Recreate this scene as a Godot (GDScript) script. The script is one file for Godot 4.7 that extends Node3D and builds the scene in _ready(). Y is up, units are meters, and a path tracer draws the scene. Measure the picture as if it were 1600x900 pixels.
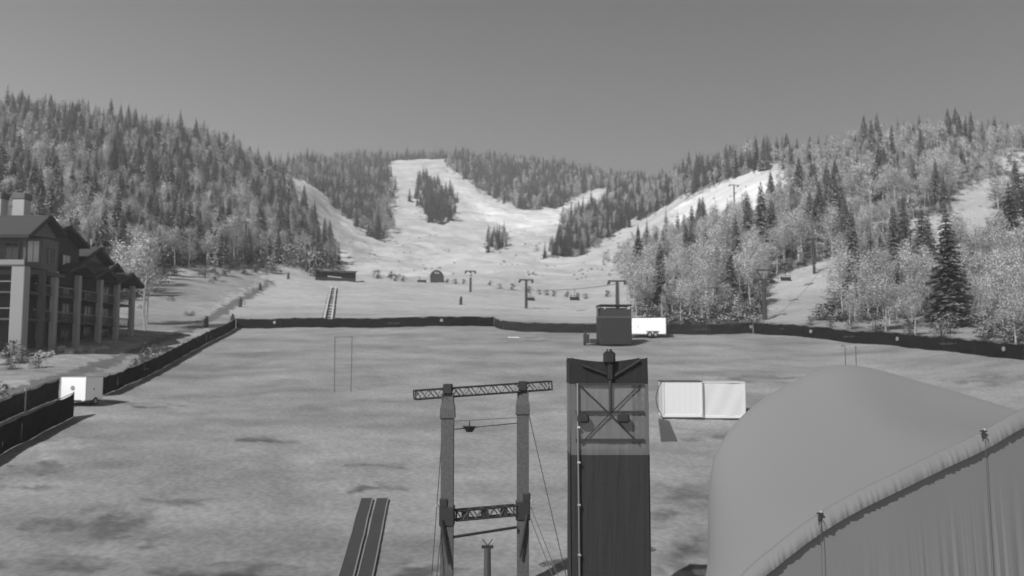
extends Node3D
# A ski area in summer, seen in monochrome from above the stage at its foot. Metres; d is the distance ahead, so z = -d.

const SUN_AZ := -143.0
const SUN_EL := 43.0
const SUN_ENERGY := 1.55
const SKY_LOW := 1.28
const SKY_TOP := 0.03
const WOODS := ["left_hill", "far_left", "top_ridge", "island_one", "summit", "small_island", "island_two", "right_ridge", "right_hill"]
const CLEARINGS := ["trail_clearing", "glade_one", "glade_two", "glade_three", "run_right"]
# area, spacing, share of conifers, height range, seed
const SOW := [
	["left_hill", 4.8, 0.40, Vector2(10, 17), 101],
	["far_left", 6.0, 0.55, Vector2(10, 17), 102],
	["top_ridge", 6.0, 0.8, Vector2(11, 17), 103],
	["island_one", 5.0, 0.8, Vector2(10, 16), 104],
	["summit", 6.0, 0.62, Vector2(10, 17), 105],
	["small_island", 4.5, 0.8, Vector2(8, 13), 106],
	["island_two", 5.0, 0.7, Vector2(9, 15), 107],
	["right_ridge", 6.0, 0.45, Vector2(10, 16), 108],
	["right_hill", 4.8, 0.17, Vector2(10, 17.5), 109],
]
# x, d, radius: young low growth in front of the glades and the steep run
const LOW_GROWTH := [[95.0, 190.0, 17.0], [117.0, 213.0, 18.0], [155.0, 255.0, 22.0], [112.0, 360.0, 26.0], [95.0, 395.0, 26.0], [130.0, 345.0, 24.0], [78.0, 258.0, 13.0], [88.0, 246.0, 13.0], [97.0, 237.0, 12.0], [70.0, 232.0, 10.0]]
const PLACE := {
	"left_hill": "in the dense forest on the hill behind the lodge",
	"far_left": "on the distant slope beside the long diagonal ski run",
	"top_ridge": "in the tree line on the distant summit",
	"island_one": "in the wedge shaped tree island on the bright ski run",
	"summit": "in the forest below the distant summit ridge",
	"small_island": "in the tiny tree island on the bright ski run",
	"island_two": "in the tree island beside the curving ski run",
	"right_ridge": "on the distant ridge above the steep bright run",
	"right_hill": "in the mixed woods on the hill behind the emblem fence",
}
# x, d, height, conifer, tone, label
const OWN_TREES := [
	[60.3, 117.2, 16.6, true, 0.78, "tall dark broad conifer standing alone behind the emblem fence"],
	[98.0, 166.0, 17.5, true, 0.78, "very tall dark conifer beside the upper glade, the larger of two"],
	[104.5, 172.0, 15.0, true, 0.34, "tall dark conifer beside the upper glade, the smaller of two"],
	[31.5, 211.0, 15.5, true, 0.12, "tall conifer at the forest edge above the aspen trunks"],
	[-52.0, 121.0, 14.0, false, 0.35, "tall pale aspen standing just past the end of the lodge"],
	[-54.5, 127.0, 11.0, false, 0.15, "shorter pale aspen behind the end of the lodge"],
	[-57.5, 124.0, 12.5, false, 0.25, "pale aspen close against the lodge's far corner"],
]
# x, d, radius across, radius along, tone: worn or dry lawn, plus cast shadows painted in as dark spots
const STAINS_AND_SHADOWS := [
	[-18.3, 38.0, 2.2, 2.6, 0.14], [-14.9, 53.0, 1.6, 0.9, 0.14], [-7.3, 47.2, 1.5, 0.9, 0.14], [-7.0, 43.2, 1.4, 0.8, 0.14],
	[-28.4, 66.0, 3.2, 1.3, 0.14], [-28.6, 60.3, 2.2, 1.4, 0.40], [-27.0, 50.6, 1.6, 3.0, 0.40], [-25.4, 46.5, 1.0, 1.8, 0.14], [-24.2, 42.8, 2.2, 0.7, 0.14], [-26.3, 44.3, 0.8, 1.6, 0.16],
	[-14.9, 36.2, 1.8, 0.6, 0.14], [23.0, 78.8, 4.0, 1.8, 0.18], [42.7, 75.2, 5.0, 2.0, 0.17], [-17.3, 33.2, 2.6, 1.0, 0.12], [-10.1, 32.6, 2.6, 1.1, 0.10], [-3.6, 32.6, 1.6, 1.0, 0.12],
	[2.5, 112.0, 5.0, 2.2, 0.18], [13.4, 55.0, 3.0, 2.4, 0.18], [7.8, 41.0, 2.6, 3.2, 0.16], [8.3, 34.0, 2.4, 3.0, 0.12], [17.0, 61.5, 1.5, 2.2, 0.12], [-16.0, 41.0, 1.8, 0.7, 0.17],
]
# ground: columns by x / d, rows by d, heights in metres
const UC := [-0.8264, -0.6011, -0.5259, -0.4508, -0.3757, -0.3005, -0.2554, -0.2029, -0.1503, -0.0751, 0, 0.0751, 0.1503, 0.2254, 0.3005, 0.3757, 0.4508, 0.5259, 0.6011, 0.8264]
const DR := [-80, 0, 20, 30, 40, 50, 60, 70, 80, 90, 100, 112, 125, 140, 160, 180, 200, 230, 260, 300, 350, 400, 450, 500, 600, 700, 800, 1000, 1200, 1600, 2400]
const HT := [
	[-0.1, -0.1, -0.1, -0.1, 1.2, 2.09, 3.46, 5.13, 7.11, 8.65, 10.46, 13, 16.09, 20, 25.47, 32.61, 39.75, 52.15, 64.55, 81.08, 102.81, 124.55, 142.8, 158.73, 166.22, 166.27, 164.82, 157.42, 144.02, 99.22, -62.38],
	[-0.1, -0.1, -0.1, -0.1, 1.2, 2.6, 3.84, 5.43, 7.11, 8.71, 10.23, 12.39, 14.99, 18.55, 23.65, 30.02, 36.39, 47.56, 58.74, 73.64, 94.73, 115.83, 134.87, 150.84, 152.09, 151.84, 150.09, 142.09, 128.09, 82.09, -81.91],
	[-0.1, -0.1, -0.1, -0.1, 1.2, 2.71, 3.92, 5.45, 6.98, 8.52, 9.91, 11.72, 14.1, 17.17, 21.47, 27.71, 33.95, 44.95, 55.95, 70.63, 92.2, 113.78, 132.19, 148.49, 149.74, 149.49, 147.74, 139.74, 125.74, 79.74, -84.26],
	[-0.1, -0.1, -0.1, -0.1, 1.2, 2.75, 3.87, 4.99, 6.36, 7.8, 9.22, 10.93, 12.87, 15.89, 20.15, 24.65, 30.59, 40.16, 51.04, 65.54, 85.49, 105.44, 124.82, 140.52, 141.62, 141.22, 139.32, 131.02, 116.72, 70.12, -95.08],
	[-0.1, -0.1, -0.1, -0.1, 1.2, 2.78, 3.82, 4.85, 6.15, 7.52, 8.9, 10.49, 12.21, 14.88, 18.73, 22.88, 27.2, 34.65, 44.03, 56.55, 75.26, 93.97, 114.61, 135.24, 136.49, 136.24, 134.49, 126.49, 112.49, 66.49, -97.51],
	[-0.1, -0.1, -0.1, -0.1, 1.2, 2.82, 3.84, 4.85, 6.15, 7.52, 8.9, 10.44, 12.12, 14.67, 18.08, 21.53, 24.98, 30.94, 38.05, 48.29, 64.5, 80.71, 99.03, 117.35, 132.93, 133.28, 132.13, 125.33, 112.53, 68.93, -90.27],
	[-0.1, -0.1, -0.1, -0.1, 1.2, 2.5, 3.8, 5.1, 6.4, 7.7, 9.01, 10.64, 12.4, 14.73, 17.84, 21.18, 24.53, 29.73, 35.4, 43.26, 57.08, 70.89, 87.41, 103.93, 136.85, 164.29, 188.09, 213.13, 211.13, 189.13, 73.13],
	[-0.1, -0.1, -0.1, -0.1, 1.2, 2.5, 3.8, 5.1, 6.4, 7.7, 9.02, 10.68, 12.49, 14.68, 17.6, 20.61, 23.62, 28.57, 32.64, 39.16, 49.83, 60.5, 74.07, 87.65, 116.62, 147.42, 177.79, 237.63, 238.63, 222.63, 118.63],
	[-0.1, -0.1, -0.1, -0.1, 1.2, 2.5, 3.8, 5.1, 6.4, 7.7, 9.02, 10.73, 12.58, 14.73, 17.6, 20.61, 23.62, 28.23, 32.64, 38.7, 47.47, 56.23, 67.98, 79.73, 109.02, 140.36, 173.76, 241.51, 242.51, 226.51, 122.51],
	[-0.1, -0.1, -0.1, -0.1, 1.2, 2.5, 3.8, 5.1, 6.4, 7.7, 9.05, 10.88, 12.87, 14.79, 17.36, 20.19, 23.02, 27.36, 31.85, 38.7, 47.16, 55.63, 66.91, 78.2, 106.84, 138.08, 171.91, 243.84, 244.84, 228.84, 124.84],
	[-0.1, -0.1, -0.1, -0.1, 1.2, 2.5, 3.8, 5.1, 6.4, 7.7, 9.02, 10.67, 12.41, 14.32, 16.88, 19.49, 22.11, 26.14, 31.46, 38.7, 46.86, 55.02, 65.85, 76.68, 104.34, 133.62, 164.51, 237.63, 238.63, 222.63, 118.63],
	[-0.1, -0.1, -0.1, -0.1, 1.2, 2.5, 3.8, 5.1, 6.4, 7.7, 9.02, 10.68, 12.22, 13.91, 16.15, 18.83, 21.51, 26.14, 31.46, 38.25, 46.63, 55.02, 66.42, 77.82, 105.05, 133.33, 162.66, 226.8, 227.8, 211.8, 107.8],
	[-0.1, -0.1, -0.1, -0.1, 1.2, 2.5, 3.8, 5.1, 6.4, 7.7, 9.03, 10.75, 12.43, 14.29, 17.07, 20.08, 23.32, 28.18, 33.03, 40.43, 49.67, 61.99, 74.3, 86.62, 115.24, 143.87, 173, 203.38, 201.38, 179.38, 63.38],
	[-0.1, -0.1, -0.1, -0.1, 1.2, 2.5, 3.8, 5.1, 6.4, 7.7, 9.04, 10.82, 12.48, 14.29, 17.75, 21.57, 25.74, 32.55, 39.35, 49.88, 63.03, 78.49, 93.96, 109.99, 142.04, 149.57, 149.62, 145.22, 134.82, 96.02, -53.58],
	[-0.1, -0.1, -0.1, -0.1, 1.2, 2.5, 3.8, 5.1, 6.4, 7.7, 9.03, 10.75, 12.59, 14.71, 19.18, 23.96, 29.08, 37.68, 46.29, 59.42, 76.79, 95.61, 111.69, 125.92, 127.17, 126.92, 125.17, 117.17, 103.17, 57.17, -106.83],
	[-0.1, -0.1, -0.1, -0.1, 1.2, 2.5, 3.8, 5.1, 6.4, 7.7, 9.18, 11.19, 12.89, 15.91, 20.62, 26.37, 32.12, 42.04, 52.46, 67.7, 86.96, 102.69, 108.56, 109.15, 109.2, 107.75, 104.8, 94.4, 78, 27.2, -146.4],
	[-0.1, -0.1, -0.1, -0.1, 1.2, 2.5, 3.8, 5.1, 6.4, 8.16, 9.83, 11.16, 13.15, 16.48, 21.75, 27.86, 34.5, 45.27, 57.28, 74.1, 93.96, 109.17, 109.98, 110.42, 110.17, 108.42, 105.17, 94.17, 77.17, 25.17, -150.83],
	[-0.1, -0.1, -0.1, -0.1, 1.2, 2.5, 3.8, 5.1, 7.01, 8.82, 10.04, 11.51, 14.15, 17.56, 22.96, 29.23, 36.14, 47.48, 59.65, 76.43, 97.34, 108.65, 109.39, 109.75, 109.35, 107.45, 104.05, 92.75, 75.45, 22.85, -154.35],
	[-0.1, -0.1, -0.1, -0.1, 1.2, 2.5, 3.8, 5.1, 7.82, 8.98, 10.13, 11.75, 14.71, 18.12, 23.57, 29.91, 36.98, 48.66, 60.9, 77.59, 96.52, 107.74, 108.48, 108.84, 108.44, 106.54, 103.14, 91.84, 74.54, 21.94, -155.26],
	[-0.1, -0.1, -0.1, -0.1, 1.2, 2.5, 3.8, 6.63, 8.28, 9.64, 10.99, 13.57, 16.35, 19.57, 25.85, 32.12, 39.27, 51.31, 63.91, 81.08, 100.06, 111.69, 112.43, 112.79, 112.39, 110.49, 107.09, 95.79, 78.49, 25.89, -151.31],
]
# outlines on the map, x and d in metres
const AREA := {
	"left_hill": [Vector2(-102.6, 130), Vector2(-426, 540), Vector2(-318.6, 530), Vector2(-278.7, 530), Vector2(-234.4, 520), Vector2(-199.1, 530), Vector2(-176.7, 560), Vector2(-158.5, 570), Vector2(-132.3, 482.8), Vector2(-117.9, 449.7), Vector2(-100.1, 412.4), Vector2(-79.4, 359.5), Vector2(-64.1, 314.1), Vector2(-65.2, 288), Vector2(-65.9, 264.6), Vector2(-72.6, 266.9), Vector2(-73.4, 242.9), Vector2(-80, 225.3), Vector2(-83.6, 208.7), Vector2(-77.5, 181.8), Vector2(-67, 152.2), Vector2(-68.7, 150), Vector2(-73.6, 140)],
	"far_left": [Vector2(-166.2, 590), Vector2(-273.2, 1010), Vector2(-218.8, 1040), Vector2(-153.3, 1020), Vector2(-116.3, 787), Vector2(-91.7, 628.8), Vector2(-76.7, 516.6), Vector2(-70.9, 458.9), Vector2(-76, 466.4), Vector2(-97.7, 527.7), Vector2(-128.3, 592.2), Vector2(-144.1, 591.4)],
	"top_ridge": [Vector2(-180.3, 1000), Vector2(-191.1, 1060), Vector2(-79.6, 1060), Vector2(-74, 985), Vector2(-119, 990)],
	"island_one": [Vector2(-89.7, 817.8), Vector2(-86.5, 846.6), Vector2(-62.2, 743.5), Vector2(-42.9, 641.8), Vector2(-48, 586.1), Vector2(-57.9, 578.2), Vector2(-71.8, 675.2)],
	"summit": [Vector2(-69.8, 915.2), Vector2(-44.8, 840), Vector2(-23.6, 775.4), Vector2(10.3, 677.6), Vector2(37.3, 700.5), Vector2(64.5, 807.4), Vector2(87.2, 835.5), Vector2(110, 1010), Vector2(39.1, 1040), Vector2(-78.1, 1040)],
	"small_island": [Vector2(-12.4, 510.8), Vector2(-7.3, 537.9), Vector2(-2.3, 499.8), Vector2(-6.7, 439.9), Vector2(-11.1, 432.1)],
	"island_two": [Vector2(14.1, 387.9), Vector2(26.4, 411.1), Vector2(43.5, 441.6), Vector2(75, 534.5), Vector2(85.3, 585.1), Vector2(83.6, 678.8), Vector2(69.7, 679.3), Vector2(49.6, 621.9), Vector2(37.6, 582.9), Vector2(26.8, 490.7), Vector2(18, 425.4)],
	"right_ridge": [Vector2(101.4, 1000), Vector2(139.7, 930), Vector2(157.8, 700), Vector2(164.5, 600), Vector2(187.2, 560), Vector2(157.1, 470), Vector2(120.1, 414.7), Vector2(114.6, 463.1), Vector2(99.8, 505), Vector2(89.4, 523.1), Vector2(79.1, 521), Vector2(89.6, 620.9), Vector2(87.9, 825)],
	"right_hill": [Vector2(59.5, 385.1), Vector2(71, 360.2), Vector2(80.1, 320), Vector2(91.3, 308.2), Vector2(107, 330.8), Vector2(168.8, 520), Vector2(165.3, 440), Vector2(226.1, 430), Vector2(347.1, 420), Vector2(90.9, 110), Vector2(55.2, 86.7), Vector2(54.1, 90.3), Vector2(53.6, 102.2), Vector2(50.9, 113), Vector2(45.6, 121.3), Vector2(38.4, 127.9), Vector2(29.3, 130), Vector2(19.6, 130.2), Vector2(29.6, 208.8), Vector2(40.2, 303.9), Vector2(50.2, 386.2)],
	"trail_clearing": [Vector2(37.1, 128.3), Vector2(54.8, 181.5), Vector2(64.7, 190.4), Vector2(83.2, 203.5), Vector2(75.7, 182.2), Vector2(57.7, 153.2), Vector2(49.3, 138.1), Vector2(42.5, 122.5)],
	"glade_one": [Vector2(106.4, 228.1), Vector2(117.9, 230), Vector2(94.2, 183.1), Vector2(84.1, 185.4)],
	"glade_two": [Vector2(118.5, 229.6), Vector2(137.2, 257.5), Vector2(156.4, 273.6), Vector2(125.3, 217.3), Vector2(101.7, 191.9)],
	"glade_three": [Vector2(187.1, 322.3), Vector2(210.1, 327.4), Vector2(154.1, 241.2), Vector2(142.4, 244.8)],
	"run_right": [Vector2(89.3, 470.5), Vector2(115.6, 460), Vector2(124.9, 419.8), Vector2(125.5, 378.3), Vector2(101.7, 322.2), Vector2(82.7, 320.4), Vector2(73.6, 366.4)],
	"bright_run": [Vector2(-74.7, 889.9), Vector2(0, 661.5), Vector2(36, 677.2), Vector2(85.7, 804.4), Vector2(74.8, 713), Vector2(39.1, 605.8), Vector2(4.1, 545.8), Vector2(-8.3, 550.2), Vector2(-34.5, 698.3)],
	"dirt_track": [Vector2(-39.4, 63), Vector2(-41.4, 69.3), Vector2(-41, 78.4), Vector2(-43.9, 97.6), Vector2(-47.6, 119.7), Vector2(-51.1, 144.6), Vector2(-57.4, 185.9), Vector2(-62.4, 216.6), Vector2(-60.2, 214.5), Vector2(-54.9, 186.7), Vector2(-48.5, 143.3), Vector2(-45.5, 118.7), Vector2(-41.8, 96.1), Vector2(-38.4, 76.6), Vector2(-36.9, 65.9), Vector2(-35.7, 57.1)],
	"bank": [Vector2(-63.6, 144.6), Vector2(-76.2, 183.6), Vector2(-77.2, 212.9), Vector2(-70.4, 233.1), Vector2(-63.7, 219.4), Vector2(-58.4, 184.5), Vector2(-51, 135.8), Vector2(-49, 118.7), Vector2(-49.5, 110)],
	"left_run": [Vector2(-138.7, 520.5), Vector2(-123, 557.9), Vector2(-94.5, 489), Vector2(-71, 426.4), Vector2(-54, 340.5), Vector2(-60.1, 334.5), Vector2(-85.4, 417.9), Vector2(-104.6, 459.6), Vector2(-124.5, 496.1)],
}

var rng := RandomNumberGenerator.new()
var bump_noise := FastNoiseLite.new()
var patch_noise := FastNoiseLite.new()
var fine_noise := FastNoiseLite.new()
var used := {}
var mats := {}
var tex_grain: ImageTexture
var tex_streak: ImageTexture
var tex_blotch: ImageTexture
var tex_soft: ImageTexture
var trees: Array = []

# ---------------------------------------------------------------- helpers
func gray(v: float) -> Color:
	return Color(v, v, v).linear_to_srgb()

func noise_tex(seed_: int, size: int, freq: float, lo: float, hi: float, octaves := 4, stretch := 1.0) -> ImageTexture:
	var n := FastNoiseLite.new()
	n.seed = seed_
	n.noise_type = FastNoiseLite.TYPE_SIMPLEX_SMOOTH
	n.frequency = freq
	n.fractal_octaves = octaves
	var im := n.get_seamless_image(size, size)
	im.convert(Image.FORMAT_RGB8)
	for y in size:
		for x in size:
			var v := lo + (hi - lo) * im.get_pixel(x, y).r
			im.set_pixel(x, y, Color(v, v, v))
	if stretch != 1.0:
		im.resize(size, int(size * stretch))
	im.generate_mipmaps()
	return ImageTexture.create_from_image(im)

func mat(key: String, v: float, rough := 0.9, metal := 0.0, tex: ImageTexture = null, scale := 0.5) -> StandardMaterial3D:
	if mats.has(key):
		return mats[key]
	var m := StandardMaterial3D.new()
	m.albedo_color = gray(v)
	m.roughness = rough
	m.metallic = metal
	m.cull_mode = BaseMaterial3D.CULL_DISABLED
	if tex:
		m.albedo_texture = tex
		m.uv1_triplanar = true
		m.uv1_world_triplanar = true
		m.uv1_scale = Vector3(scale, scale, scale)
	mats[key] = m
	return m

func numbered(called: String) -> String:
	if not used.has(called):
		used[called] = 0
		return called
	used[called] += 1
	return "%s_%03d" % [called, used[called]]

func tag(o: Node3D, label: String, category: String, group := "", kind := "") -> Node3D:
	if label != "":
		o.set_meta("label", label)
	if category != "":
		o.set_meta("category", category)
	if group != "":
		o.set_meta("group", group)
	if kind != "":
		o.set_meta("kind", kind)
	return o

func thing(called: String, label: String, category: String, where := Vector3.ZERO, turn := 0.0, group := "") -> Node3D:
	var o := Node3D.new()
	o.name = numbered(called)
	add_child(o)
	o.position = where
	o.rotation.y = turn
	tag(o, label, category, group)
	return o

func st_new() -> SurfaceTool:
	var st := SurfaceTool.new()
	st.begin(Mesh.PRIMITIVE_TRIANGLES)
	st.set_smooth_group(-1)
	return st

func obj(called: String, st: SurfaceTool, m: Material, parent: Node3D) -> MeshInstance3D:
	st.generate_normals()
	var o := MeshInstance3D.new()
	o.name = called
	o.mesh = st.commit()
	o.mesh.surface_set_material(0, m)
	parent.add_child(o, true)
	return o

func tri(st: SurfaceTool, a: Vector3, b: Vector3, c: Vector3) -> void:
	st.add_vertex(a)
	st.add_vertex(b)
	st.add_vertex(c)

func quad(st: SurfaceTool, a: Vector3, b: Vector3, c: Vector3, d: Vector3) -> void:
	tri(st, a, b, c)
	tri(st, a, c, d)

# a box with chamfered vertical and horizontal edges
func box(st: SurfaceTool, c: Vector3, s: Vector3, bs := Basis.IDENTITY, ch := 0.0) -> void:
	var h := s / 2.0
	if ch <= 0.0:
		var p: Array = []
		for i in 8:
			p.append(c + bs * Vector3(h.x if i & 1 else -h.x, h.y if i & 2 else -h.y, h.z if i & 4 else -h.z))
		for f in [[0, 1, 3, 2], [5, 4, 6, 7], [4, 0, 2, 6], [1, 5, 7, 3], [2, 3, 7, 6], [4, 5, 1, 0]]:
			quad(st, p[f[0]], p[f[3]], p[f[2]], p[f[1]])
		return
	var rings: Array = []
	for lv in [[-h.y, ch], [-h.y + ch, 0.0], [h.y - ch, 0.0], [h.y, ch]]:
		var y: float = lv[0]
		var i_: float = lv[1]
		var hx: float = h.x - i_
		var hz: float = h.z - i_
		var ring: Array = []
		for q in [[hx - ch, hz], [hx, hz - ch], [hx, -hz + ch], [hx - ch, -hz], [-hx + ch, -hz], [-hx, -hz + ch], [-hx, hz - ch], [-hx + ch, hz]]:
			ring.append(c + bs * Vector3(q[0], y, q[1]))
		rings.append(ring)
	for k in 3:
		for j in 8:
			quad(st, rings[k][j], rings[k][(j + 1) % 8], rings[k + 1][(j + 1) % 8], rings[k + 1][j])
	for j in range(1, 7):
		tri(st, rings[3][0], rings[3][j], rings[3][j + 1])
		tri(st, rings[0][0], rings[0][j + 1], rings[0][j])

func tube(st: SurfaceTool, a: Vector3, b: Vector3, r0: float, r1: float, n := 6, caps := true) -> void:
	var ax := (b - a).normalized()
	var s := ax.cross(Vector3.UP if absf(ax.y) < 0.95 else Vector3.RIGHT).normalized()
	var t := ax.cross(s)
	for i in n:
		var p := TAU * i / n
		var q := TAU * (i + 1) / n
		var u := s * cos(p) + t * sin(p)
		var v := s * cos(q) + t * sin(q)
		quad(st, a + u * r0, b + u * r1, b + v * r1, a + v * r0)
		if caps:
			tri(st, a, a + u * r0, a + v * r0)
			tri(st, b, b + v * r1, b + u * r1)

# a bar of square section from a to b
func bar(st: SurfaceTool, a: Vector3, b: Vector3, w: float, h: float) -> void:
	var z := (b - a).normalized()
	var x := Vector3.UP.cross(z)
	x = x.normalized() if x.length() > 0.05 else Vector3.RIGHT
	box(st, (a + b) / 2.0, Vector3(w, h, (b - a).length()), Basis(x, z.cross(x).normalized(), z))

func bx(called: String, m: Material, parent: Node3D, c: Vector3, s: Vector3, bs := Basis.IDENTITY, ch := 0.0) -> MeshInstance3D:
	var st := st_new()
	box(st, c, s, bs, ch)
	return obj(called, st, m, parent)

func tb(called: String, m: Material, parent: Node3D, a: Vector3, b: Vector3, r0: float, r1: float, n := 8) -> MeshInstance3D:
	var st := st_new()
	tube(st, a, b, r0, r1, n)
	return obj(called, st, m, parent)

# ---------------------------------------------------------------- terrain
func herm(h0: float, h1: float, s0: float, s1: float, w: float, t: float) -> float:
	var t2 := t * t
	var t3 := t2 * t
	return (2 * t3 - 3 * t2 + 1) * h0 + (t3 - 2 * t2 + t) * s0 * w + (-2 * t3 + 3 * t2) * h1 + (t3 - t2) * s1 * w

func hermite(xs: Array, hs: Array, j: int, x: float) -> float:
	var n := xs.size()
	var a: float = xs[j]
	var b: float = xs[j + 1]
	var w := b - a
	var h1: float = hs[j]
	var h2: float = hs[j + 1]
	var s := (h2 - h1) / w
	var sp: float = (h1 - hs[j - 1]) / (a - xs[j - 1]) if j > 0 else s
	var sn: float = (hs[j + 2] - h2) / (xs[j + 2] - b) if j + 2 < n else s
	return herm(h1, h2, (sp + s) / 2.0, (s + sn) / 2.0, w, clampf((x - a) / w, 0.0, 1.0))

func row_of(d: float) -> Array:
	var j: int = clampi(DR.bsearch(d, false) - 1, 0, DR.size() - 2)
	var out: Array = []
	for i in UC.size():
		out.append(hermite(DR, HT[i], j, d))
	return out

func on_row(row: Array, u: float) -> float:
	u = clampf(u, UC[0], UC[UC.size() - 1] - 0.00001)
	var i: int = clampi(UC.bsearch(u, false) - 1, 0, UC.size() - 2)
	return hermite(UC, row, i, u)

func relief(x: float, d: float) -> float:
	var k := clampf((d - 140.0) / 250.0, 0.0, 1.0)
	return bump_noise.get_noise_2d(x * 0.5, d * 0.5) * 0.10 + bump_noise.get_noise_2d(x * 0.06, d * 0.06) * 3.0 * k

func ground(x: float, d: float) -> float:
	return on_row(row_of(d), x / maxf(d, 25.0)) + relief(x, d)

func gp(x: float, d: float, up := 0.0) -> Vector3:
	return Vector3(x, ground(x, d) + up, -d)

func inside(p: Vector2, called: String) -> bool:
	return Geometry2D.is_point_in_polygon(p, PackedVector2Array(AREA[called]))

func soft(p: Vector2, c: Vector2, r: Vector2) -> float:
	var q := (p - c) / r
	return clampf(2.2 - 1.9 * q.length(), 0.0, 1.0)

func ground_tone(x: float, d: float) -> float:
	var n1 := patch_noise.get_noise_2d(x * 0.35, d * 0.9)
	var n2 := fine_noise.get_noise_2d(x, d)
	var n3 := patch_noise.get_noise_2d(x * 2.4 + 300.0, d * 3.6)
	var jit := Vector2(n2, n3) * (1.2 + d * 0.018)
	var p := Vector2(x, d) + jit
	var lawn := 0.295 * (1.0 + 0.34 * n1 + 0.26 * patch_noise.get_noise_2d(x * 0.9 + 90.0, d * 1.5) + 0.10 * n3 + 0.05 * n2)
	if d < 24.0:
		return lawn
	var bare := clampf(n1 * 2.2 - 0.75 + n3 * 0.8, 0.0, 1.0)
	lawn *= 1.0 - 0.30 * bare
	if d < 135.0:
		for s in STAINS_AND_SHADOWS:
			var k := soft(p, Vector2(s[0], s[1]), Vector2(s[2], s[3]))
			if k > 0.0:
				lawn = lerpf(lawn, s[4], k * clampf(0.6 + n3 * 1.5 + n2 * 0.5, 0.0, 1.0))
	if d > 50.0 and d < 240.0 and x < -30.0:
		if inside(Vector2(x, d) + jit * 0.35, "dirt_track"):
			return 0.17 * (1.0 + 0.2 * n3)
		if inside(p, "bank"):
			return 0.32 * (1.0 + 0.3 * n1 + 0.2 * n3)
		if x < -37.0 - d * 0.05 and d < 140.0:
			return 0.33 * (1.0 + 0.4 * n1 + 0.35 * n3)
	if d > 118.0:
		var t := clampf((d - 128.0) / 40.0, 0.0, 1.0)
		var run := 0.47 * (1.0 + 0.20 * n1 + 0.12 * n2 + 0.10 * n3)
		if d > 280.0:
			var dry := 0.0
			if d > 480.0:
				for q in 6:
					if inside(p + Vector2(cos(q * 1.05) * 4.0, sin(q * 1.05) * 22.0), "bright_run"):
						dry += 1.0 / 6.0
			if x > 25.0 and inside(p, "run_right"):
				dry = 0.9
			run = lerpf(0.56, 0.82, dry) * (1.0 + 0.26 * patch_noise.get_noise_2d(x * 0.16, d * 0.34) + 0.15 * n1)
			if x < -50.0 and inside(p, "left_run"):
				run *= 0.8
		var base := lerpf(lawn * 1.1, run, t)
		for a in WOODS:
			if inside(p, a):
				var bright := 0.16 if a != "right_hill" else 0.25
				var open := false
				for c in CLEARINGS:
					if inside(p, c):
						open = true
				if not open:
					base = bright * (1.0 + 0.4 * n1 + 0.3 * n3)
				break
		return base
	return lawn

func build_terrain() -> void:
	var ds: Array = [-90.0, -40.0, 0.0, 14.0, 20.0]
	var d := 24.0
	while d < 1120.0:
		ds.append(d)
		d *= 1.0078
	ds.append_array([1160.0, 1220.0, 1300.0, 1450.0, 1700.0, 2100.0, 2400.0])
	var nu := 470
	var nd := ds.size()
	var pos := PackedVector3Array()
	var col := PackedColorArray()
	var uvs := PackedVector2Array()
	pos.resize(nu * nd)
	col.resize(nu * nd)
	uvs.resize(nu * nd)
	for j in nd:
		var dd: float = ds[j]
		var row := row_of(dd)
		var wide := maxf(dd, 25.0)
		for i in nu:
			var f := float(i) / (nu - 1) * 2.0 - 1.0
			var u := f * 0.66
			if absf(f) > 0.9:
				u = signf(f) * (0.594 + (absf(f) - 0.9) * 12.0)
			var x := u * wide
			var k := j * nu + i
			pos[k] = Vector3(x, on_row(row, u) + relief(x, dd), -dd)
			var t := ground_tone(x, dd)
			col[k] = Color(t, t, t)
			uvs[k] = Vector2(x, dd) * 0.11
	var nor := PackedVector3Array()
	nor.resize(nu * nd)
	var idx := PackedInt32Array()
	for j in nd:
		for i in nu:
			var k := j * nu + i
			var a := pos[j * nu + mini(i + 1, nu - 1)] - pos[j * nu + maxi(i - 1, 0)]
			var b := pos[mini(j + 1, nd - 1) * nu + i] - pos[maxi(j - 1, 0) * nu + i]
			nor[k] = a.cross(b).normalized()
			if i < nu - 1 and j < nd - 1:
				idx.append_array([k, k + nu, k + 1, k + 1, k + nu, k + nu + 1])
	var arr: Array = []
	arr.resize(Mesh.ARRAY_MAX)
	arr[Mesh.ARRAY_VERTEX] = pos
	arr[Mesh.ARRAY_NORMAL] = nor
	arr[Mesh.ARRAY_COLOR] = col
	arr[Mesh.ARRAY_TEX_UV] = uvs
	arr[Mesh.ARRAY_INDEX] = idx
	var me := ArrayMesh.new()
	me.add_surface_from_arrays(Mesh.PRIMITIVE_TRIANGLES, arr)
	var m := StandardMaterial3D.new()
	m.vertex_color_use_as_albedo = true
	m.albedo_texture = tex_soft
	m.roughness = 1.0
	m.metallic_specular = 0.1
	me.surface_set_material(0, m)
	var o := MeshInstance3D.new()
	o.name = "grassy_terrain"
	o.mesh = me
	add_child(o)
	tag(o, "mown lawn rising into bright ski runs and wooded hills", "", "", "structure")

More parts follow.
